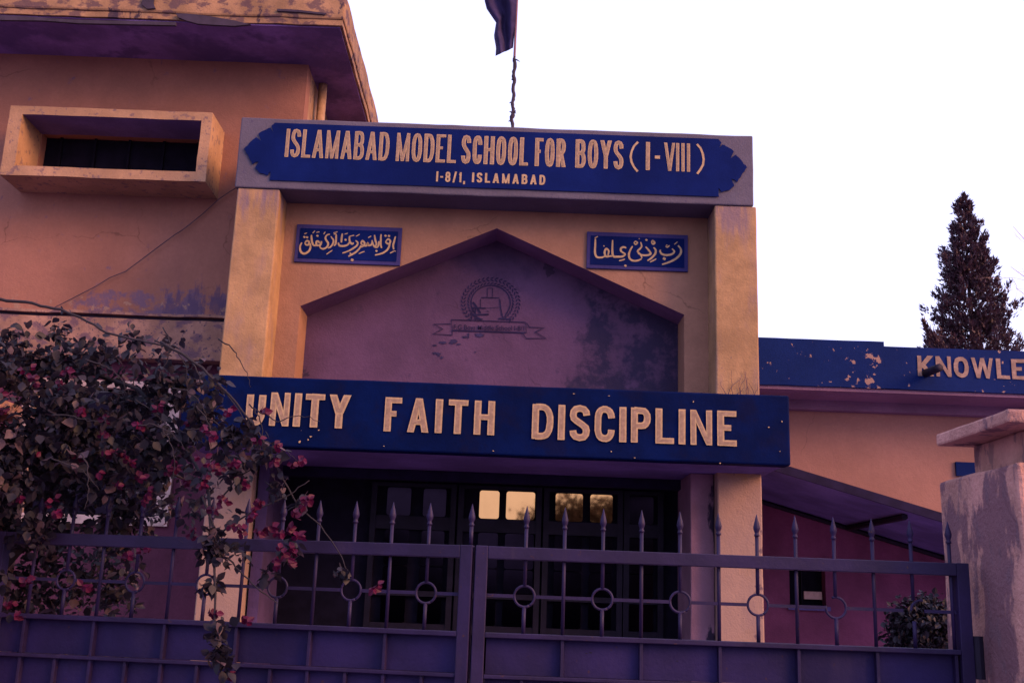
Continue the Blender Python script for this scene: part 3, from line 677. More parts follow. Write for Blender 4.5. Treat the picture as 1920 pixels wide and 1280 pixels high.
# lower window
frame_ = MB(); frame(frame_, -4.55, -3.08, 2.12, 3.45, -4.44, -3.2, 2.2, 3.38, 9.86, 9.96, 0)
wf = frame_.build('window', M['white'], lb)
for i in range(3):
    x0 = -4.44 + i * .4133
    MB().box(x0 + .02, x0 + .395, 10.0, 10.01, 2.22, 3.36).build('pane', M['dglass'], wf)
    if i: MB().box(x0 - .018, x0 + .018, 9.97, 10.03, 2.2, 3.38).build('mullion', M['frame'], wf)

# ------------------------------------------------------------ right wing
rw = empty('right_school_wing', (6, 11.5, 0), 'low school wing right of the portal with flaking blue parapet and pink wall', 'building')
mb = MB()
for x0, x1, z0, z1 in ((1.7, 3.01, 1.0, 3.9), (3.39, 9, 1.0, 3.9), (3.01, 3.39, 1.0, 1.63), (3.01, 3.39, 2.12, 3.9)):
    if x0 > 3.3 or z0 > 2: pass
    mb.box(x0, x1, 11.5, 11.7, z0, z1, .004, .3)
# upper (pink) and lower (maroon) parts follow the lean-to roof line
mb = MB(); mb.prism([(1.7, 3.02), (1.7, 3.84), (9, 3.84), (9, 1.2), (8.2, 1.2)], 11.5, 11.7); mb.build('wall', M['right'], rw)
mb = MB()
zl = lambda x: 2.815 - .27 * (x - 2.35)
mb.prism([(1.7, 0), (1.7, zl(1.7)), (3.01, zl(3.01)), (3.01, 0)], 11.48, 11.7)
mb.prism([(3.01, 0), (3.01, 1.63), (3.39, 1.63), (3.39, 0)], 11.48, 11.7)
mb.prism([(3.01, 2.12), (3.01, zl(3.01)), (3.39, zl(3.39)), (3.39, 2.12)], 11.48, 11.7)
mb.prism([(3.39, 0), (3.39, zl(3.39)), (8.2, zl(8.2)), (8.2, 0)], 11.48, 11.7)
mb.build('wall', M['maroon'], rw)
sw = MB().box(2.98, 3.42, 11.42, 11.475, 1.585, 1.628).build('window', M['lean'], rw)
MB().box(3.01, 3.39, 11.62, 11.66, 1.63, 2.12).build('pane', M['dark'], sw)
MB().box(3.155, 3.165, 11.56, 11.6, 1.63, 2.12).build('mullion', M['frame'], sw)
MB().box(3.18, 3.37, 11.55, 11.58, 1.70, 1.78).build('blind', M['white'], sw)
par = MB()
par.box(1.2, 3.88, 10.8, 11.6, 3.838, 4.336, .006, .14); par.box(3.881, 9.5, 10.8, 11.6, 3.838, 4.288, .006, .14)
par = par.build('parapet', M['rband'], rw, merge=True)
MB().box(1.2, 9.5, 10.83, 11.6, 3.80, 3.836).build('soffit', M['rsoff'], par)
MB().box(1.2, 9.5, 11.38, 11.498, 3.70, 3.80).build('cornice', M['rsoff'], rw)
for i, (wd, a, b) in enumerate((('KNOWLEDGE', 4.215, 5.86),)):
    lettering(wd, a, b, 3.985, 4.2, .045, 10.79, M['letter2'], par, .15, jit=.006)
MB().tube([(4.30, 10.8, 4.015), (4.30, 10.45, 4.0)], .042, 14).build('rain_spout', M['bracket'], rw, smooth=True)
MB().box(4.84, 5.06, 11.47, 11.497, 3.05, 3.20).build('wall_plate', M['rband'], rw)
# main flat roof body behind portal
MB().box(-2.15, 9, 11.72, 20, 0, 3.8).build('rear_wall', M['right'], rw)
MB().box(-2.15, 1.69, 10.62, 11.7, 0, 3.3).build('rear_wall', M['right'], rw)
# sloping lean-to roof
t = empty('lean_to_roof', (3.6, 9.6, 0), 'dark sloping lean-to roof between the right pillar and gate pillar', 'roof')
mb = MB(); xa, xb = 2.0, 6.6
za, zb2 = zl(xa), zl(xb)
n = len(mb.v)
mb.v += [Vector(p) for p in ((xa, 9.6, za), (xb, 9.6, zb2), (xb, 11.47, zb2), (xa, 11.47, za), (xa, 9.6, za+.06), (xb, 9.6, zb2+.06), (xb, 11.47, zb2+.06), (xa, 11.47, za+.06))]
mb.f += [(0,3,2,1), (4,5,6,7), (0,1,5,4), (1,2,6,5), (2,3,7,6), (3,0,4,7)]
mb.build('roof', M['lean'], t, bevel=.01)
mb = MB(); mb.v += [Vector(p) for p in ((xa, 9.575, za-.005), (xb, 9.575, zb2-.005), (xb, 9.598, zb2-.005), (xa, 9.598, za-.005), (xa, 9.575, za+.075), (xb, 9.575, zb2+.075), (xb, 9.598, zb2+.075), (xa, 9.598, za+.075))]
mb.f += [(0,3,2,1), (4,5,6,7), (0,1,5,4), (1,2,6,5), (2,3,7,6), (3,0,4,7)]
mb.build('fascia_board', M['fascia'], t)
mb = MB(); mb.tube([(xa, 11.4, za - .03), (xb, 11.4, zb2 - .03)], .025, 6); mb.build('rafter', M['bracket'], t)
MB().tube([(3.62, 9.75, zl(3.62) - .03), (3.62, 11.4, zl(3.62) - .03)], .03, 6).build('rafter', M['bracket'], t)
MB().box(6.3, 6.45, 9.62, 9.77, 0, 1.7).build('post', M['lean'], t)

# ------------------------------------------------------------ flag pole and flag
fp = empty('flag_pole', (-.075, 9.4, 5.76), 'crooked thin flag pole wrapped with string on top of the name board', 'pole')
pp = []
rs = random.Random(3)
for i in range(34):
    f = i / 33; y_ = 245 - f * 135; x_ = 960 + 5 * f + 1.2 * math.sin(i * .9) + rs.uniform(-.6, .6)
    pp.append(at(x_, y_, 9.4))
MB().tube(pp, [.014 + .004 * abs(math.sin(i * 1.7)) + (.006 if i in (6, 7, 24) else 0) for i in range(34)], 7).build('lower_pole', M['rope'], fp, smooth=True)
MB().tube([at(962.5, 190, 9.41), at(964.5, 110, 9.41), at(970, -10, 9.41), at(976, -160, 9.41)], [.011, .012, .011, .009], 8).build('upper_pole', M['pole'], fp, smooth=True)
mb = MB()
for a, b in (((963, 112), (975, 116)), ((963, 110), (967, 106)), ((960, 212), (968, 213)), ((965, 212), (967, 207)), ((960, 212), (955, 210)), ((959, 193), (955, 194)), ((958, 228), (953, 228)), ((960, 150), (963, 148))):
    A_, B_ = at(*a, 9.395), at(*b, 9.39); mb.tube([A_, (A_+B_)/2 + Vector((0, -.01, .003)), B_], [.009, .007, .002], 5)
mb.build('string_knot', M['rope'], fp)
hoist = [(976, -170), (972, -60), (969, 0), (966, 50), (962, 90)]
flyl = [(890, -150), (898, -60), (911, 15), (930, 43), (926, 68), (930, 90), (929, 105)]
def lerp(pts, f):
    q = f * (len(pts) - 1); i = min(int(q), len(pts) - 2); t_ = q - i
    return (pts[i][0]*(1-t_) + pts[i+1][0]*t_, pts[i][1]*(1-t_) + pts[i+1][1]*t_)
nu, nv = 18, 26; mb = MB()
for j in range(nv + 1):
    hp, fl = lerp(hoist, j / nv), lerp(flyl, j / nv)
    for i in range(nu + 1):
        u = i / nu; x_ = hp[0] * (1-u) + fl[0] * u; y_ = hp[1] * (1-u) + fl[1] * u
        mb.v.append(at(x_, y_, 9.4 + .06 * math.sin(u * 11 + j * .12) * (.3 + u) + .03 * math.sin(u * 5 + j * .3)))
for j in range(nv):
    for i in range(nu):
        a = j * (nu+1) + i; mb.f.append((a, a+1, a+nu+2, a+nu+1))
fl = mb.build('flag', M['flag'], loc=at(969, 0, 9.4), smooth=True)
tag(fl, 'limp dark violet flag with a ragged edge hanging from the pole', 'flag')
md = fl.modifiers.new('cloth', 'SOLIDIFY'); md.thickness = .004
# small fold right of the pole
# ------------------------------------------------------------ cable
cp = [(443,353),(425,364),(410,374),(380,402),(345,430),(330,440),(300,460),(265,488),(235,508),(205,521),(180,537),(150,552),(125,566),(90,582)]
mb = MB(); mb.tube([at(x + random.uniform(-1, 1), y_ + random.uniform(-1, 1), 9.86) for x, y_ in cp], .0045, 5)
tag(mb.build('cable', M['cable'], loc=at(443, 353, 9.86)), 'thin sagging cable crossing the pink wall below the window hood', 'cable')

mb = MB(); r_ = random.Random(17)
for (x, y_) in ((1362, 744), (1378, 744), (1392, 744), (1402, 744), (1416, 744)):
    for q in range(2):
        P = [at(x, y_, 8.99)]; cx_, cy_ = x, y_; a = r_.uniform(-.5, .5); hh = r_.uniform(20, 52) / 6
        for i in range(6):
            a += r_.uniform(-.55, .55); cx_ += math.sin(a) * hh; cy_ -= math.cos(a) * hh; P.append(at(min(1421, max(1348, cx_)), cy_, 8.985))
        mb.tube(P, [.0028, .0026, .0024, .002, .0018, .0014, .001], 4)
o = mb.build('dry_creeper', M['chip'], loc=at(1390, 744, 8.99)); tag(o, 'thin dried creeper stems clinging to the foot of the right portal pillar above the beam', 'creeper', kind='stuff')
# ------------------------------------------------------------ gate
def spear(mb, x, z):
    mb.lathe((x, 0, z), [(.0075, 0), (.0105, .001), (.0105, .008), (.0078, .011), (.009, .018), (.0128, .028), (.0135, .036), (.010, .052), (.0052, .070), (.0008, .088)], 10)
def gate_leaf(loc, rot, W, s, label):
    """local x runs from the meeting stile (0) to the hinge (W) times s"""
    t = empty('gate_leaf', loc, label, 'gate', 'leaves of the street gate'); t.rotation_euler = (0, 0, rot)
    def bx(name, a, b, y0, y1, z0, z1, mat=M['gate'], par=t, bev=.003):
        a, b = sorted((a * s, b * s)); return MB().box(a, b, y0, y1, z0, z1).build(name, mat, par, local=True, bevel=bev)
    bx('stile', 0, .049, -.025, .025, .08, 1.797); bx('stile', W - .049, W, -.025, .025, .08, 1.797)
    bx('top_rail', .0495, W - .0495, -.0245, .0245, 1.747, 1.796)
    bx('lower_rail', .0495, W - .0495, -.024, .024, 1.448, 1.467); 
    bx('second_rail', .0495, W - .0495, -.020, .01, 1.296, 1.311)
    bx('bottom_rail', .0495, W - .0495, -.024, .024, .08, .13)
    first = .198 if s > 0 else .183
    k = 0; x = first; segs = []; prev = .05
    while x < W - .06:
        ring = (k % 2 == 0)
        mb = MB(); X = x * s
        if ring:
            mb.tube([(X, 0, 1.648), (X, 0, 1.872)], .0073, 8)
            MB().tube([(X, 0, 1.467), (X, 0, 1.568)], .0078, 8).build('bar', M['gate'], t, local=True, smooth=True)
        else: mb.tube([(X, 0, 1.467), (X, 0, 1.872)], .0073, 8)
        b = mb.build('bar', M['gate'], t, local=True, smooth=True)
        m2 = MB(); spear(m2, X, 1.872); m2.build('spearhead', M['gate'], b, local=True, smooth=True)
        if ring:
            rg = MB(); n = 28
            a0, a1 = (80, 180) if (s > 0 and x + .1528*2 > W) else ((-60, 300) if not (s > 0 and x + .1528*4 > W) else (-190, 110))
            if a1 == 180: X += .03
            rg.tube([(X + .040*math.cos(R(a0 + (a1-a0)*i/n)), 0, 1.608 + .040*math.sin(R(a0 + (a1-a0)*i/n))) for i in range(n+1)], .0052, 6)
            rg.build('ring', M['gate'], t, local=True, smooth=True)
            segs.append((prev, x - .042)); prev = x + .042
        else:
            bx('rib', x - .006, x + .006, -.012, .018, 1.311, 1.448, bev=.001)
        k += 1; x += .1528
    segs.append((prev, W - .05))
    mb = MB()
    for a, b_ in segs:
        if b_ > a:
            a_, b2_ = sorted((a * s, b_ * s)); mb.box(a_, b2_, -.004, .004, 1.601, 1.614)
    mb.build('middle_rail', M['gate'], t, local=True)
    # sheet panels between ribs
    xs = [.0495]; k = 0; x = first
    while x < W - .06:
        if k % 2 == 1: xs.append(x)
        k += 1; x += .1528
    xs.append(W - .0495)
    for a, b_ in zip(xs[:-1], xs[1:]):
        bx('panel', a + .0062, b_ - .0062, .016, .019, 1.3115, 1.4475, M['gpanel'], bev=0)
    x = .0495; i = 0; xs2 = [.0495]
    x = first + (.0 if s > 0 else 0)
    while x < W - .06: xs2.append(x); x += .1528
    xs2.append(W - .0495)
    for q, (a, b_) in enumerate(zip(xs2[:-1], xs2[1:])):
        bx('panel', a + .0062, b_ - .0062, .014, .017, .13, 1.2955, M['gpanel'], bev=0)
        if q: bx('rib', a - .006, a + .006, -.010, .018, .13, 1.2955, bev=.001)
    return t
gr_ = gate_leaf((-.113, 4.3, 0), 0, 1.944, 1, 'right leaf of the dark blue steel gate with spear tips and rings')
hl = math.hypot(2.02, .3)
gl_ = gate_leaf((-.122, 4.3, 0), -math.atan2(.3, 2.02), hl, -1, 'left leaf of the dark blue steel gate, partly hidden by the vine')
MB().tube([(1.945, 0.0, z) for z in (1.37, 1.371)] and [(1.964, -.01, 1.36), (1.964, -.01, 1.52)], .022, 10).build('hinge', M['bracket'], gr_, local=True)
# meeting spear on the left stile
b = MB().tube([(-.012, 0, 1.797), (-.012, 0, 1.872)], .0085, 8).build('bar', M['gate'], gl_, local=True, smooth=True)
m2 = MB(); spear(m2, -.012, 1.872); m2.build('spearhead', M['gate'], b, local=True, smooth=True)
mb = MB()
for i, (x, z, a, b_) in enumerate(((.463, 1.405, .008, .0035), (.447, 1.402, .006, .002), (.80, 1.385, .005, .002), (1.25, 1.37, .004, .003))):
    mb.prism(blob(x, z, a, b_, 0, n=9, seed=i + 3), .0145, .016)
mb.build('rust_spot', M['bracket'], gr_, local=True)

# gate pillars
gp = empty('gate_pillar', (2.3, 4.3, 0), 'weathered plaster gate pillar with flat cap at the right edge', 'pillar', 'gate pillars')
MB().box(1.9, 2.62, 3.97, 4.70, 0, 2.165, .012, .07).build('shaft', M['gpillar'], gp, bevel=.015)
MB().box(1.985, 2.55, 4.05, 4.52, 2.165, 2.30, .004, .08).build('neck', M['gpillar'], gp, bevel=.008)
MB().box(1.85, 2.67, 3.90, 4.58, 2.30, 2.352, .006, .08).build('cap', M['gpillar'], gp, bevel=.010)
gp2 = empty('gate_pillar', (-2.6, 4.6, 0), 'gate pillar on the left almost hidden behind the bougainvillea', 'pillar', 'gate pillars')
MB().box(-2.95, -2.225, 4.25, 4.98, 0, 2.165, .012, .1).build('shaft', M['gpillar'], gp2, bevel=.015)
MB().box(-2.87, -2.31, 4.33, 4.8, 2.165, 2.30).build('neck', M['gpillar'], gp2)
MB().box(-2.99, -2.18, 4.18, 4.86, 2.30, 2.352).build('cap', M['gpillar'], gp2)

# ------------------------------------------------------------ foliage
LEAF = [((0, 0, 0), (-.30, .22, .06), (-.42, .48, .09), (-.26, .78, .05), (0, 1.08, -.05), (.26, .78, .05), (.42, .48, .09), (.30, .22, .06), (0, .5, -.02))]
def leaf_geo(mb, p, rot, size, curl=1.0):
    n = len(mb.v)
    for q in LEAF[0]:
        mb.v.append(p + rot @ Vector((q[0] * size, q[1] * size, q[2] * size * curl)))
    for i in range(8):
        mb.f.append((n + 8, n + i, n + (i + 1) % 8))
def rrot(rnd, droop=.5):
    z = rnd.uniform(0, 2 * math.pi); x = rnd.gauss(-droop, .75); y_ = rnd.gauss(0, .6)
    return (Matrix.Rotation(z, 3, 'Z') @ Matrix.Rotation(x, 3, 'X') @ Matrix.Rotation(y_, 3, 'Y'))
rnd = random.Random(21)
vine = empty('bougainvillea', (-2.4, 4.7, 0), 'large bougainvillea with magenta flowers tumbling over the left half of the gate', 'climbing plant')
CL = [  # px, py, Y, radius px, count
 (-20,700,4.5,70,150),(30,800,4.5,80,170),(10,900,4.4,60,130),(0,780,4.3,50,90),(130,760,4.4,60,90),(60,1000,4.5,50,60),(10,1110,4.4,50,60),(210,1060,5.1,60,90),
 (40,640,4.7,45,60),(180,660,4.6,45,50),(320,660,4.4,40,34),(250,640,4.5,35,26),(400,720,4.3,34,26),(110,620,4.7,30,26),(350,700,4.5,45,50),(400,760,4.45,45,60),(250,820,4.8,100,200),(100,880,4.9,110,240),(300,900,4.8,70,110),(150,1060,5.0,70,90),(40,1140,4.9,45,50),(470,820,4.25,34,26),(380,900,4.4,42,60),(390,1000,4.2,36,40),
 (-40,700,4.6,100,210),(50,690,4.7,75,190),(130,680,4.7,60,130),(190,730,4.6,85,260),(90,800,4.5,100,330),(270,730,4.6,70,190),(330,730,4.5,60,150),(385,770,4.4,45,95),
 (200,850,4.5,100,330),(50,900,4.5,95,280),(310,830,4.5,80,240),(160,940,4.7,85,240),(335,930,4.5,62,150),(420,830,4.3,42,55),(445,880,4.2,40,50),(500,850,4.2,34,34),(520,910,4.2,26,20),
 (90,1010,4.9,75,170),(60,1090,4.9,60,110),(20,1000,4.8,60,110),(230,1000,4.9,60,100),(350,1000,4.3,36,70),(400,1030,4.15,30,50),(250,960,4.9,60,110),(210,1120,5.1,60,90),(120,1130,5.0,50,60),
 (395,1100,4.15,22,26),(400,1175,4.1,28,36),(410,1225,4.1,24,34),(432,1262,4.1,26,34),(420,960,4.2,26,20),(440,1040,4.3,30,20),(500,1080,4.3,22,12),(545,1030,4.2,22,18),(560,950,4.2,16,12),(640,1070,4.2,16,9),(450,800,4.3,30,22),(-10,820,4.6,80,160)]
stuff = MB(); pale = MB(); pts_all = []
for px, py, Y, rp_, cnt in CL:
    c = at(px, py, Y); r_ = rp_ * Y / 2050
    for i in range(int(cnt * 1.7)):
        d = Vector((rnd.gauss(0, 1), rnd.gauss(0, 1), rnd.gauss(0, 1))).normalized() * r_ * (rnd.random() ** .45) * rnd.uniform(.8, 1.15)
        d.y *= .8
        if noise.noise((c + d) * 5.5) > (.26 if px < 150 else .17) and px < 460: continue
        pts_all.append((c + d, d.y))
for p, dy in pts_all:
    sz = rnd.uniform(.020, .050)
    leaf_geo(pale if rnd.random() < .10 else stuff, p, rrot(rnd), sz, rnd.uniform(.3, 1.8))
stuff.build('foliage', M['leaf'], vine, smooth=True)['kind'] = 'stuff'
pale.build('foliage', M['leaf_pale'], vine, smooth=True)['kind'] = 'stuff'
# larger single leaves, nearest the street
lm = []
for i in range(6):
    mb = MB(); leaf_geo(mb, Vector((0, 0, 0)), Matrix.Identity(3), rnd.uniform(.040, .060), rnd.uniform(.3, 1.8))
    me = bpy.data.meshes.new('leaf'); me.from_pydata([tuple(v) for v in mb.v], [], mb.f); me.materials.append(M['leaf'] if i < 5 else M['leaf_pale']); me.shade_smooth(); lm.append(me)
cand = sorted(pts_all, key=lambda q: q[1])[:1400]; rnd.shuffle(cand)
base = wloc(vine)
for p, dy in cand[:280]:
    o = bpy.data.objects.new('leaf', rnd.choice(lm)); COL.objects.link(o); o.parent = vine
    o.location = p - base + Vector((0, -.02, 0)); o.rotation_euler = rrot(rnd).to_euler()
# bracts
bmesh_l = []
for i in range(6):
    mb = MB()
    for j in range(3):
        leaf_geo(mb, Vector((0, 0, 0)), Matrix.Rotation(j * 2.1 + rnd.uniform(-.3, .3), 3, 'Y') @ Matrix.Rotation(rnd.uniform(.2, 1.1), 3, 'X'), rnd.uniform(.022, .032), 1.2)
    me = bpy.data.meshes.new('flower'); me.from_pydata([tuple(v) for v in mb.v], [], [tuple(f) for f in mb.f]); me.materials.append(M['bract'])
    bmq = bmesh.new(); bmq.from_mesh(me); bmesh.ops.remove_doubles(bmq, verts=bmq.verts, dist=.0002); bmq.to_mesh(me); bmq.free(); bmesh_l.append(me)
FL = [(5,740),(12,765),(50,695),(62,715),(120,700),(110,725),(190,790),(197,815),(200,850),(182,880),(230,860),(250,870),(268,888),(380,800),(400,820),(428,770),(380,850),(392,872),(405,885),(490,770),(480,830),(515,832),(512,868),(550,872),(562,862),(330,870),(318,885),(380,905),(282,925),(272,935),(95,940),(103,962),(400,952),(422,935),(482,948),(474,962),(440,985),(452,992),(482,1000),(550,965),(572,940),(578,934),(530,1035),(547,1030),(520,1052),(542,1052),(232,1040),(270,1030),(42,1088),(52,1082),(15,1130),(24,1148),(160,1100),(700,1100),(545,990),(398,1155),(462,1158),(425,1272),(440,870),(455,905),(350,790),(140,860),(60,860),(30,930),(260,800),(300,760),(150,770),(215,910),(345,905),(365,1000),(505,985),(562,1010),(525,1000)]
for (x_, y_) in FL:
    for r2 in range(rnd.choice((2, 3, 3, 4))):
        Y = (4.12 if x_ > 370 else 4.36) + rnd.uniform(-.03, .05)
        o = bpy.data.objects.new('flower', rnd.choice(bmesh_l)); COL.objects.link(o); o.parent = vine
        o.location = at(x_ + rnd.uniform(-9, 9), y_ + rnd.uniform(-8, 8), Y) - base; o.rotation_euler = (rnd.uniform(-.6, .6), rnd.uniform(0, 6.28), rnd.uniform(-.6, .6))
# branches
def branch(pts, Y, r1, r2, mat='bark'):
    P = [at(x, y_, Y if not isinstance(Y, (list, tuple)) else Y[i]) for i, (x, y_) in enumerate(pts)]
    Q = []
    for i in range(len(P) - 1):
        for q in range(4): Q.append(P[i].lerp(P[i+1], q/4) + Vector((rnd.gauss(0, .0025), 0, rnd.gauss(0, .0025))))
    Q.append(P[-1]); n_ = len(Q)
    return MB().tube(Q, [r1 + (r2 - r1) * i / (n_-1) for i in range(n_)], 6).build('branch', M[mat], vine, smooth=True)
branch([(-60,566),(0,562),(50,566),(100,576),(150,595),(200,622),(250,636),(300,645),(350,665),(400,712),(450,770),(490,850)], 4.35, .0075, .0015)
branch([(-60,740),(60,700),(150,690),(260,730),(340,820),(390,920),(400,1040),(405,1180),(415,1260)], [4.9,4.8,4.7,4.6,4.5,4.35,4.15,4.1,4.1], .012, .003)
branch([(300,640),(380,690),(430,740),(480,800),(520,880),(560,950),(600,985),(640,1040),(655,1085)], 4.25, .006, .0018)
branch([(380,930),(420,1040),(450,1070),(480,1100),(520,1130)], 4.2, .005, .002)
branch([(480,770),(520,790),(560,778),(600,790)], 4.2, .003, .001)
branch([(-80,1150),(60,1000),(120,860),(160,740),(240,700)], 4.8, .03, .006)
branch([(-80,1000),(100,900),(260,860),(350,900)], 4.7, .02, .005)
branch([(410,1000),(470,960),(540,930),(580,900)], 4.2, .004, .0015)
branch([(410,940),(440,900),(500,860)], 4.2, .004, .0015)
MB().tube([(-2.45, 5.1, 0), (-2.4, 5.05, .8), (-2.35, 4.95, 1.5), (-2.2, 4.8, 2.1)], [.06, .05, .045, .03], 8).build('trunk', M['bark'], vine, smooth=True)

for i in range(22):
    x, y_ = rnd.uniform(20, 500), rnd.uniform(610, 900); a = rnd.uniform(-.6, 1.1); pts = [(x, y_)]
    for k in range(4):
        a += rnd.uniform(.1, .55) if x > 200 else rnd.uniform(-.1, .4); x += math.cos(a) * 28; y_ += math.sin(a) * 28; pts.append((x, min(y_, 1120)))
    branch(pts, rnd.uniform(4.15, 4.5), .0035, .001)
# shrubs behind the gate
def shrub(loc, rx, rz, n, label, leafsz=.05, seed=1, mat='bush', top=0):
    r_ = random.Random(seed); t = empty('shrub', loc, label, 'shrub'); mb = MB()
    for i in range(n):
        d = Vector((r_.gauss(0, 1), r_.gauss(0, 1), r_.gauss(0, 1))).normalized() * (r_.random() ** .4) * r_.uniform(.75, 1.1)
        p = Vector(loc) + Vector((d.x * rx, d.y * rx, (rz + d.z * rz) if not top else (top - rx + d.z * rx)))
        leaf_geo(mb, p, rrot(r_), leafsz * r_.uniform(.6, 1.3))
    o = mb.build('foliage', M[mat], t); o['kind'] = 'stuff'
    mb = MB()
    for i in range(6):
        a = r_.uniform(0, 6.28); mb.tube([Vector(loc), Vector(loc) + Vector((math.cos(a)*rx*.4, math.sin(a)*rx*.4, rz*1.3))], [.02, .006], 5)
    mb.build('stem', M['bark'], t)
shrub((2.70, 7, 0), .27, .87, 4200, 'dark rounded shrub behind the right leaf of the gate beside its pillar', .035, seed=3, top=1.74)
shrub((-3.5, 8.4, 0), .95, .74, 4200, 'dark low shrub in the yard behind the left gate leaf', .06, seed=4)

# cypress
def cypress(loc, h, rmax):
    t = empty('cypress_tree', loc, 'tall pointed dark cypress standing behind the blue parapet', 'tree')
    r_ = random.Random(11); mb = MB(); L = Vector(loc)
    mb2 = MB(); mb2.tube([L, L + Vector((0, 0, h * .95))], [.14, .008], 8); mb2.build('trunk', M['tbark'], t)
    N_ = 1500
    for i in range(N_):
        z = h - .05 - (h - 4.6) * (r_.random() ** .62) if i < 1300 else r_.uniform(.8, 4.6)
        lob = 1 + .20 * math.sin(z * 7.3 + 1) + .10 * math.sin(z * 15.1)
        prof = min(rmax, .222 * (h - z)) * lob + .03
        a = r_.uniform(0, 6.28); rr = prof * r_.uniform(.1, 1.0) ** .6
        if r_.random() < .05: rr = prof * 1.22
        c = L + Vector((math.cos(a) * rr, math.sin(a) * rr, z - .15))
        ax = Vector((math.cos(a) * .6, math.sin(a) * .6, 1)).normalized(); ln = r_.uniform(.12, .24) * min(1, .35 + (h - z) * .5)
        for k in range(34):
            u = r_.random(); p = c + ax * ln * u + Vector((r_.gauss(0, .036), r_.gauss(0, .036), r_.gauss(0, .036))) * (1.3 - u) * min(1, .4 + (h - z))
            d = (ax + Vector((r_.gauss(0, .5), r_.gauss(0, .5), r_.gauss(0, .4)))).normalized(); s_ = d.cross(Vector((r_.gauss(0, 1), r_.gauss(0, 1), r_.gauss(0, 1)))).normalized()
            n = len(mb.v); sz = r_.uniform(.03, .06); mb.v += [p - s_ * sz * .35, p + s_ * sz * .35, p + d * sz * 1.6]; mb.f.append((n, n+1, n+2))
    o = mb.build('crown', M['cyp'], t); o['kind'] = 'stuff'
cypress((8.02, 18, 0), 9.12, 1.15)
# low side shoot left of the cypress
shrub_t = empty('cypress_sapling', (7.2, 17.2, 0), 'thin pointed evergreen tip left of the tall cypress', 'tree')
r_ = random.Random(5); mb = MB()
for base_, tip in (((1765, 665), (1732, 604)), ((1780, 680), (1752, 628))):
    A_, B_ = at(*base_, 17.2), at(*tip, 17.2)
    for k in range(420):
        u = r_.random(); p = A_.lerp(B_, u) + Vector((r_.gauss(0, .045), r_.gauss(0, .045), r_.gauss(0, .04))) * (1.25 - u)
        d = (B_ - A_).normalized() + Vector((r_.gauss(0, .5), r_.gauss(0, .5), r_.gauss(0, .5))); s_ = Vector((r_.gauss(0, 1), r_.gauss(0, 1), r_.gauss(0, 1))).normalized()
        n = len(mb.v); sz = r_.uniform(.03, .06); mb.v += [p - s_ * sz * .35, p + s_ * sz * .35, p + d * sz * 1.4]; mb.f.append((n, n+1, n+2))
o = mb.build('crown', M['cyp'], shrub_t); o['kind'] = 'stuff'
P_ = at(1785, 690, 17.2); MB().tube([(P_.x + .1, 17.2, 0), P_, at(1760, 660, 17.2)], [.06, .03, .01], 6).build('trunk', M['tbark'], shrub_t)

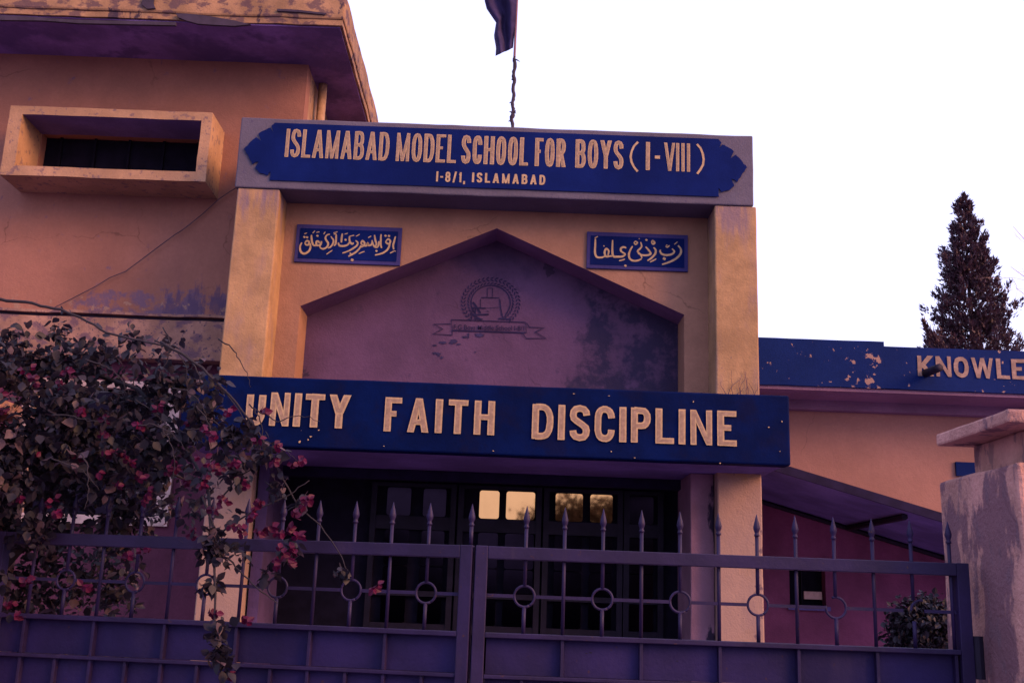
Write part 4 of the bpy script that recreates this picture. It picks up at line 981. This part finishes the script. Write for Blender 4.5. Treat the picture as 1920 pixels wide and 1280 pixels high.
# bare tree at right edge
bt = empty('bare_tree', (10.6, 16, 0), 'bare pale twigs reaching in from the right edge of the sky', 'tree')
MB().tube([(10.6, 16, 0), (10.5, 16, 4), (10.2, 16, 7)], [.16, .12, .06], 8).build('trunk', M['tbark'], bt)
r_ = random.Random(8); mb = MB()
def twig(p, d, L, rad, dep):
    pts = [p]
    for i in range(4): d = (d + Vector((r_.gauss(0, .2), r_.gauss(0, .2), r_.gauss(0, .16)))).normalized(); p = p + d * L / 4; pts.append(p)
    mb.tube(pts, [rad * (1 - .18 * i) for i in range(5)], 4)
    if dep:
        for k in range(3): twig(pts[r_.randint(1, 4)], (d + Vector((r_.gauss(0, .7), r_.gauss(0, .5), r_.gauss(0, .5)))).normalized(), L * .6, rad * .6, dep - 1)
for a, b in (((1990, 520), (1900, 425)), ((1990, 560), (1895, 500)), ((2000, 600), (1905, 540))):
    A_, B_ = at(*a, 16), at(*b, 16); mb.tube([A_, A_.lerp(B_, .5) + Vector((0, 0, -.04)), B_], [.012, .008, .003], 5)
    twig(A_.lerp(B_, .3), (B_ - A_).normalized(), (B_ - A_).length * .6, .006, 2)
    mb.tube([Vector((10.3, 16, 6.2)), A_], [.03, .012], 5)
mb.build('branch', M['twig'], bt)

# ------------------------------------------------------------ street side behind the camera (seen only mirrored in the panes)
o = MB().box(-40, 45, -12.3, -12.0, 0, 2.2, .01, 1).build('street_wall', M['backwall'], loc=(0, -12.1, 0)); tag(o, 'plain plaster boundary wall along the far side of the street', 'wall')
def street_tree(loc, h, r1, n, label, seed, cs=None):
    t = empty('street_tree', loc, label, 'tree', 'street trees across the road'); r_ = random.Random(seed); L = Vector(loc)
    MB().tube([L, L + Vector((.1, 0, h * .4)), L + Vector((0, .1, h * .7))], [.16, .13, .07], 8).build('trunk', M['tbark'], t, smooth=True)
    mb = MB()
    cs = [Vector((x, L.y + r_.uniform(-.5, .5), z)) for x, z in cs] if cs else [L + Vector((r_.gauss(0, r1 * .55), r_.gauss(0, r1 * .5), h * r_.uniform(.45, .86))) for _ in range(14)]
    for i in range(n):
        c = cs[i % len(cs)]; d = Vector((r_.gauss(0, 1), r_.gauss(0, 1), r_.gauss(0, 1))) * r1 * .13
        leaf_geo(mb, c + d, rrot(r_), r_.uniform(.09, .16))
    o = mb.build('crown', M['reart'], t); o['kind'] = 'stuff'
street_tree((3.9, -14, 0), 6.6, 2.6, 9000, 'broad street tree across the road mirrored in the right door panes', 1,
            [(1.6, 4.0), (2.1, 4.2), (2.7, 3.9), (3.2, 4.2), (1.8, 3.4), (2.6, 3.3), (3.4, 3.5), (1.0, 3.7), (3.9, 4.6), (4.6, 4.2), (4.3, 3.5), (2.4, 2.8), (3.6, 2.9), (5.2, 3.8)])
street_tree((-9, -15, 0), 6.5, 2.2, 1600, 'street tree across the road far to the left', 2)
street_tree((-3.2, -16, 0), 4.0, 1.8, 1200, 'low street tree across the road behind the wall', 3)
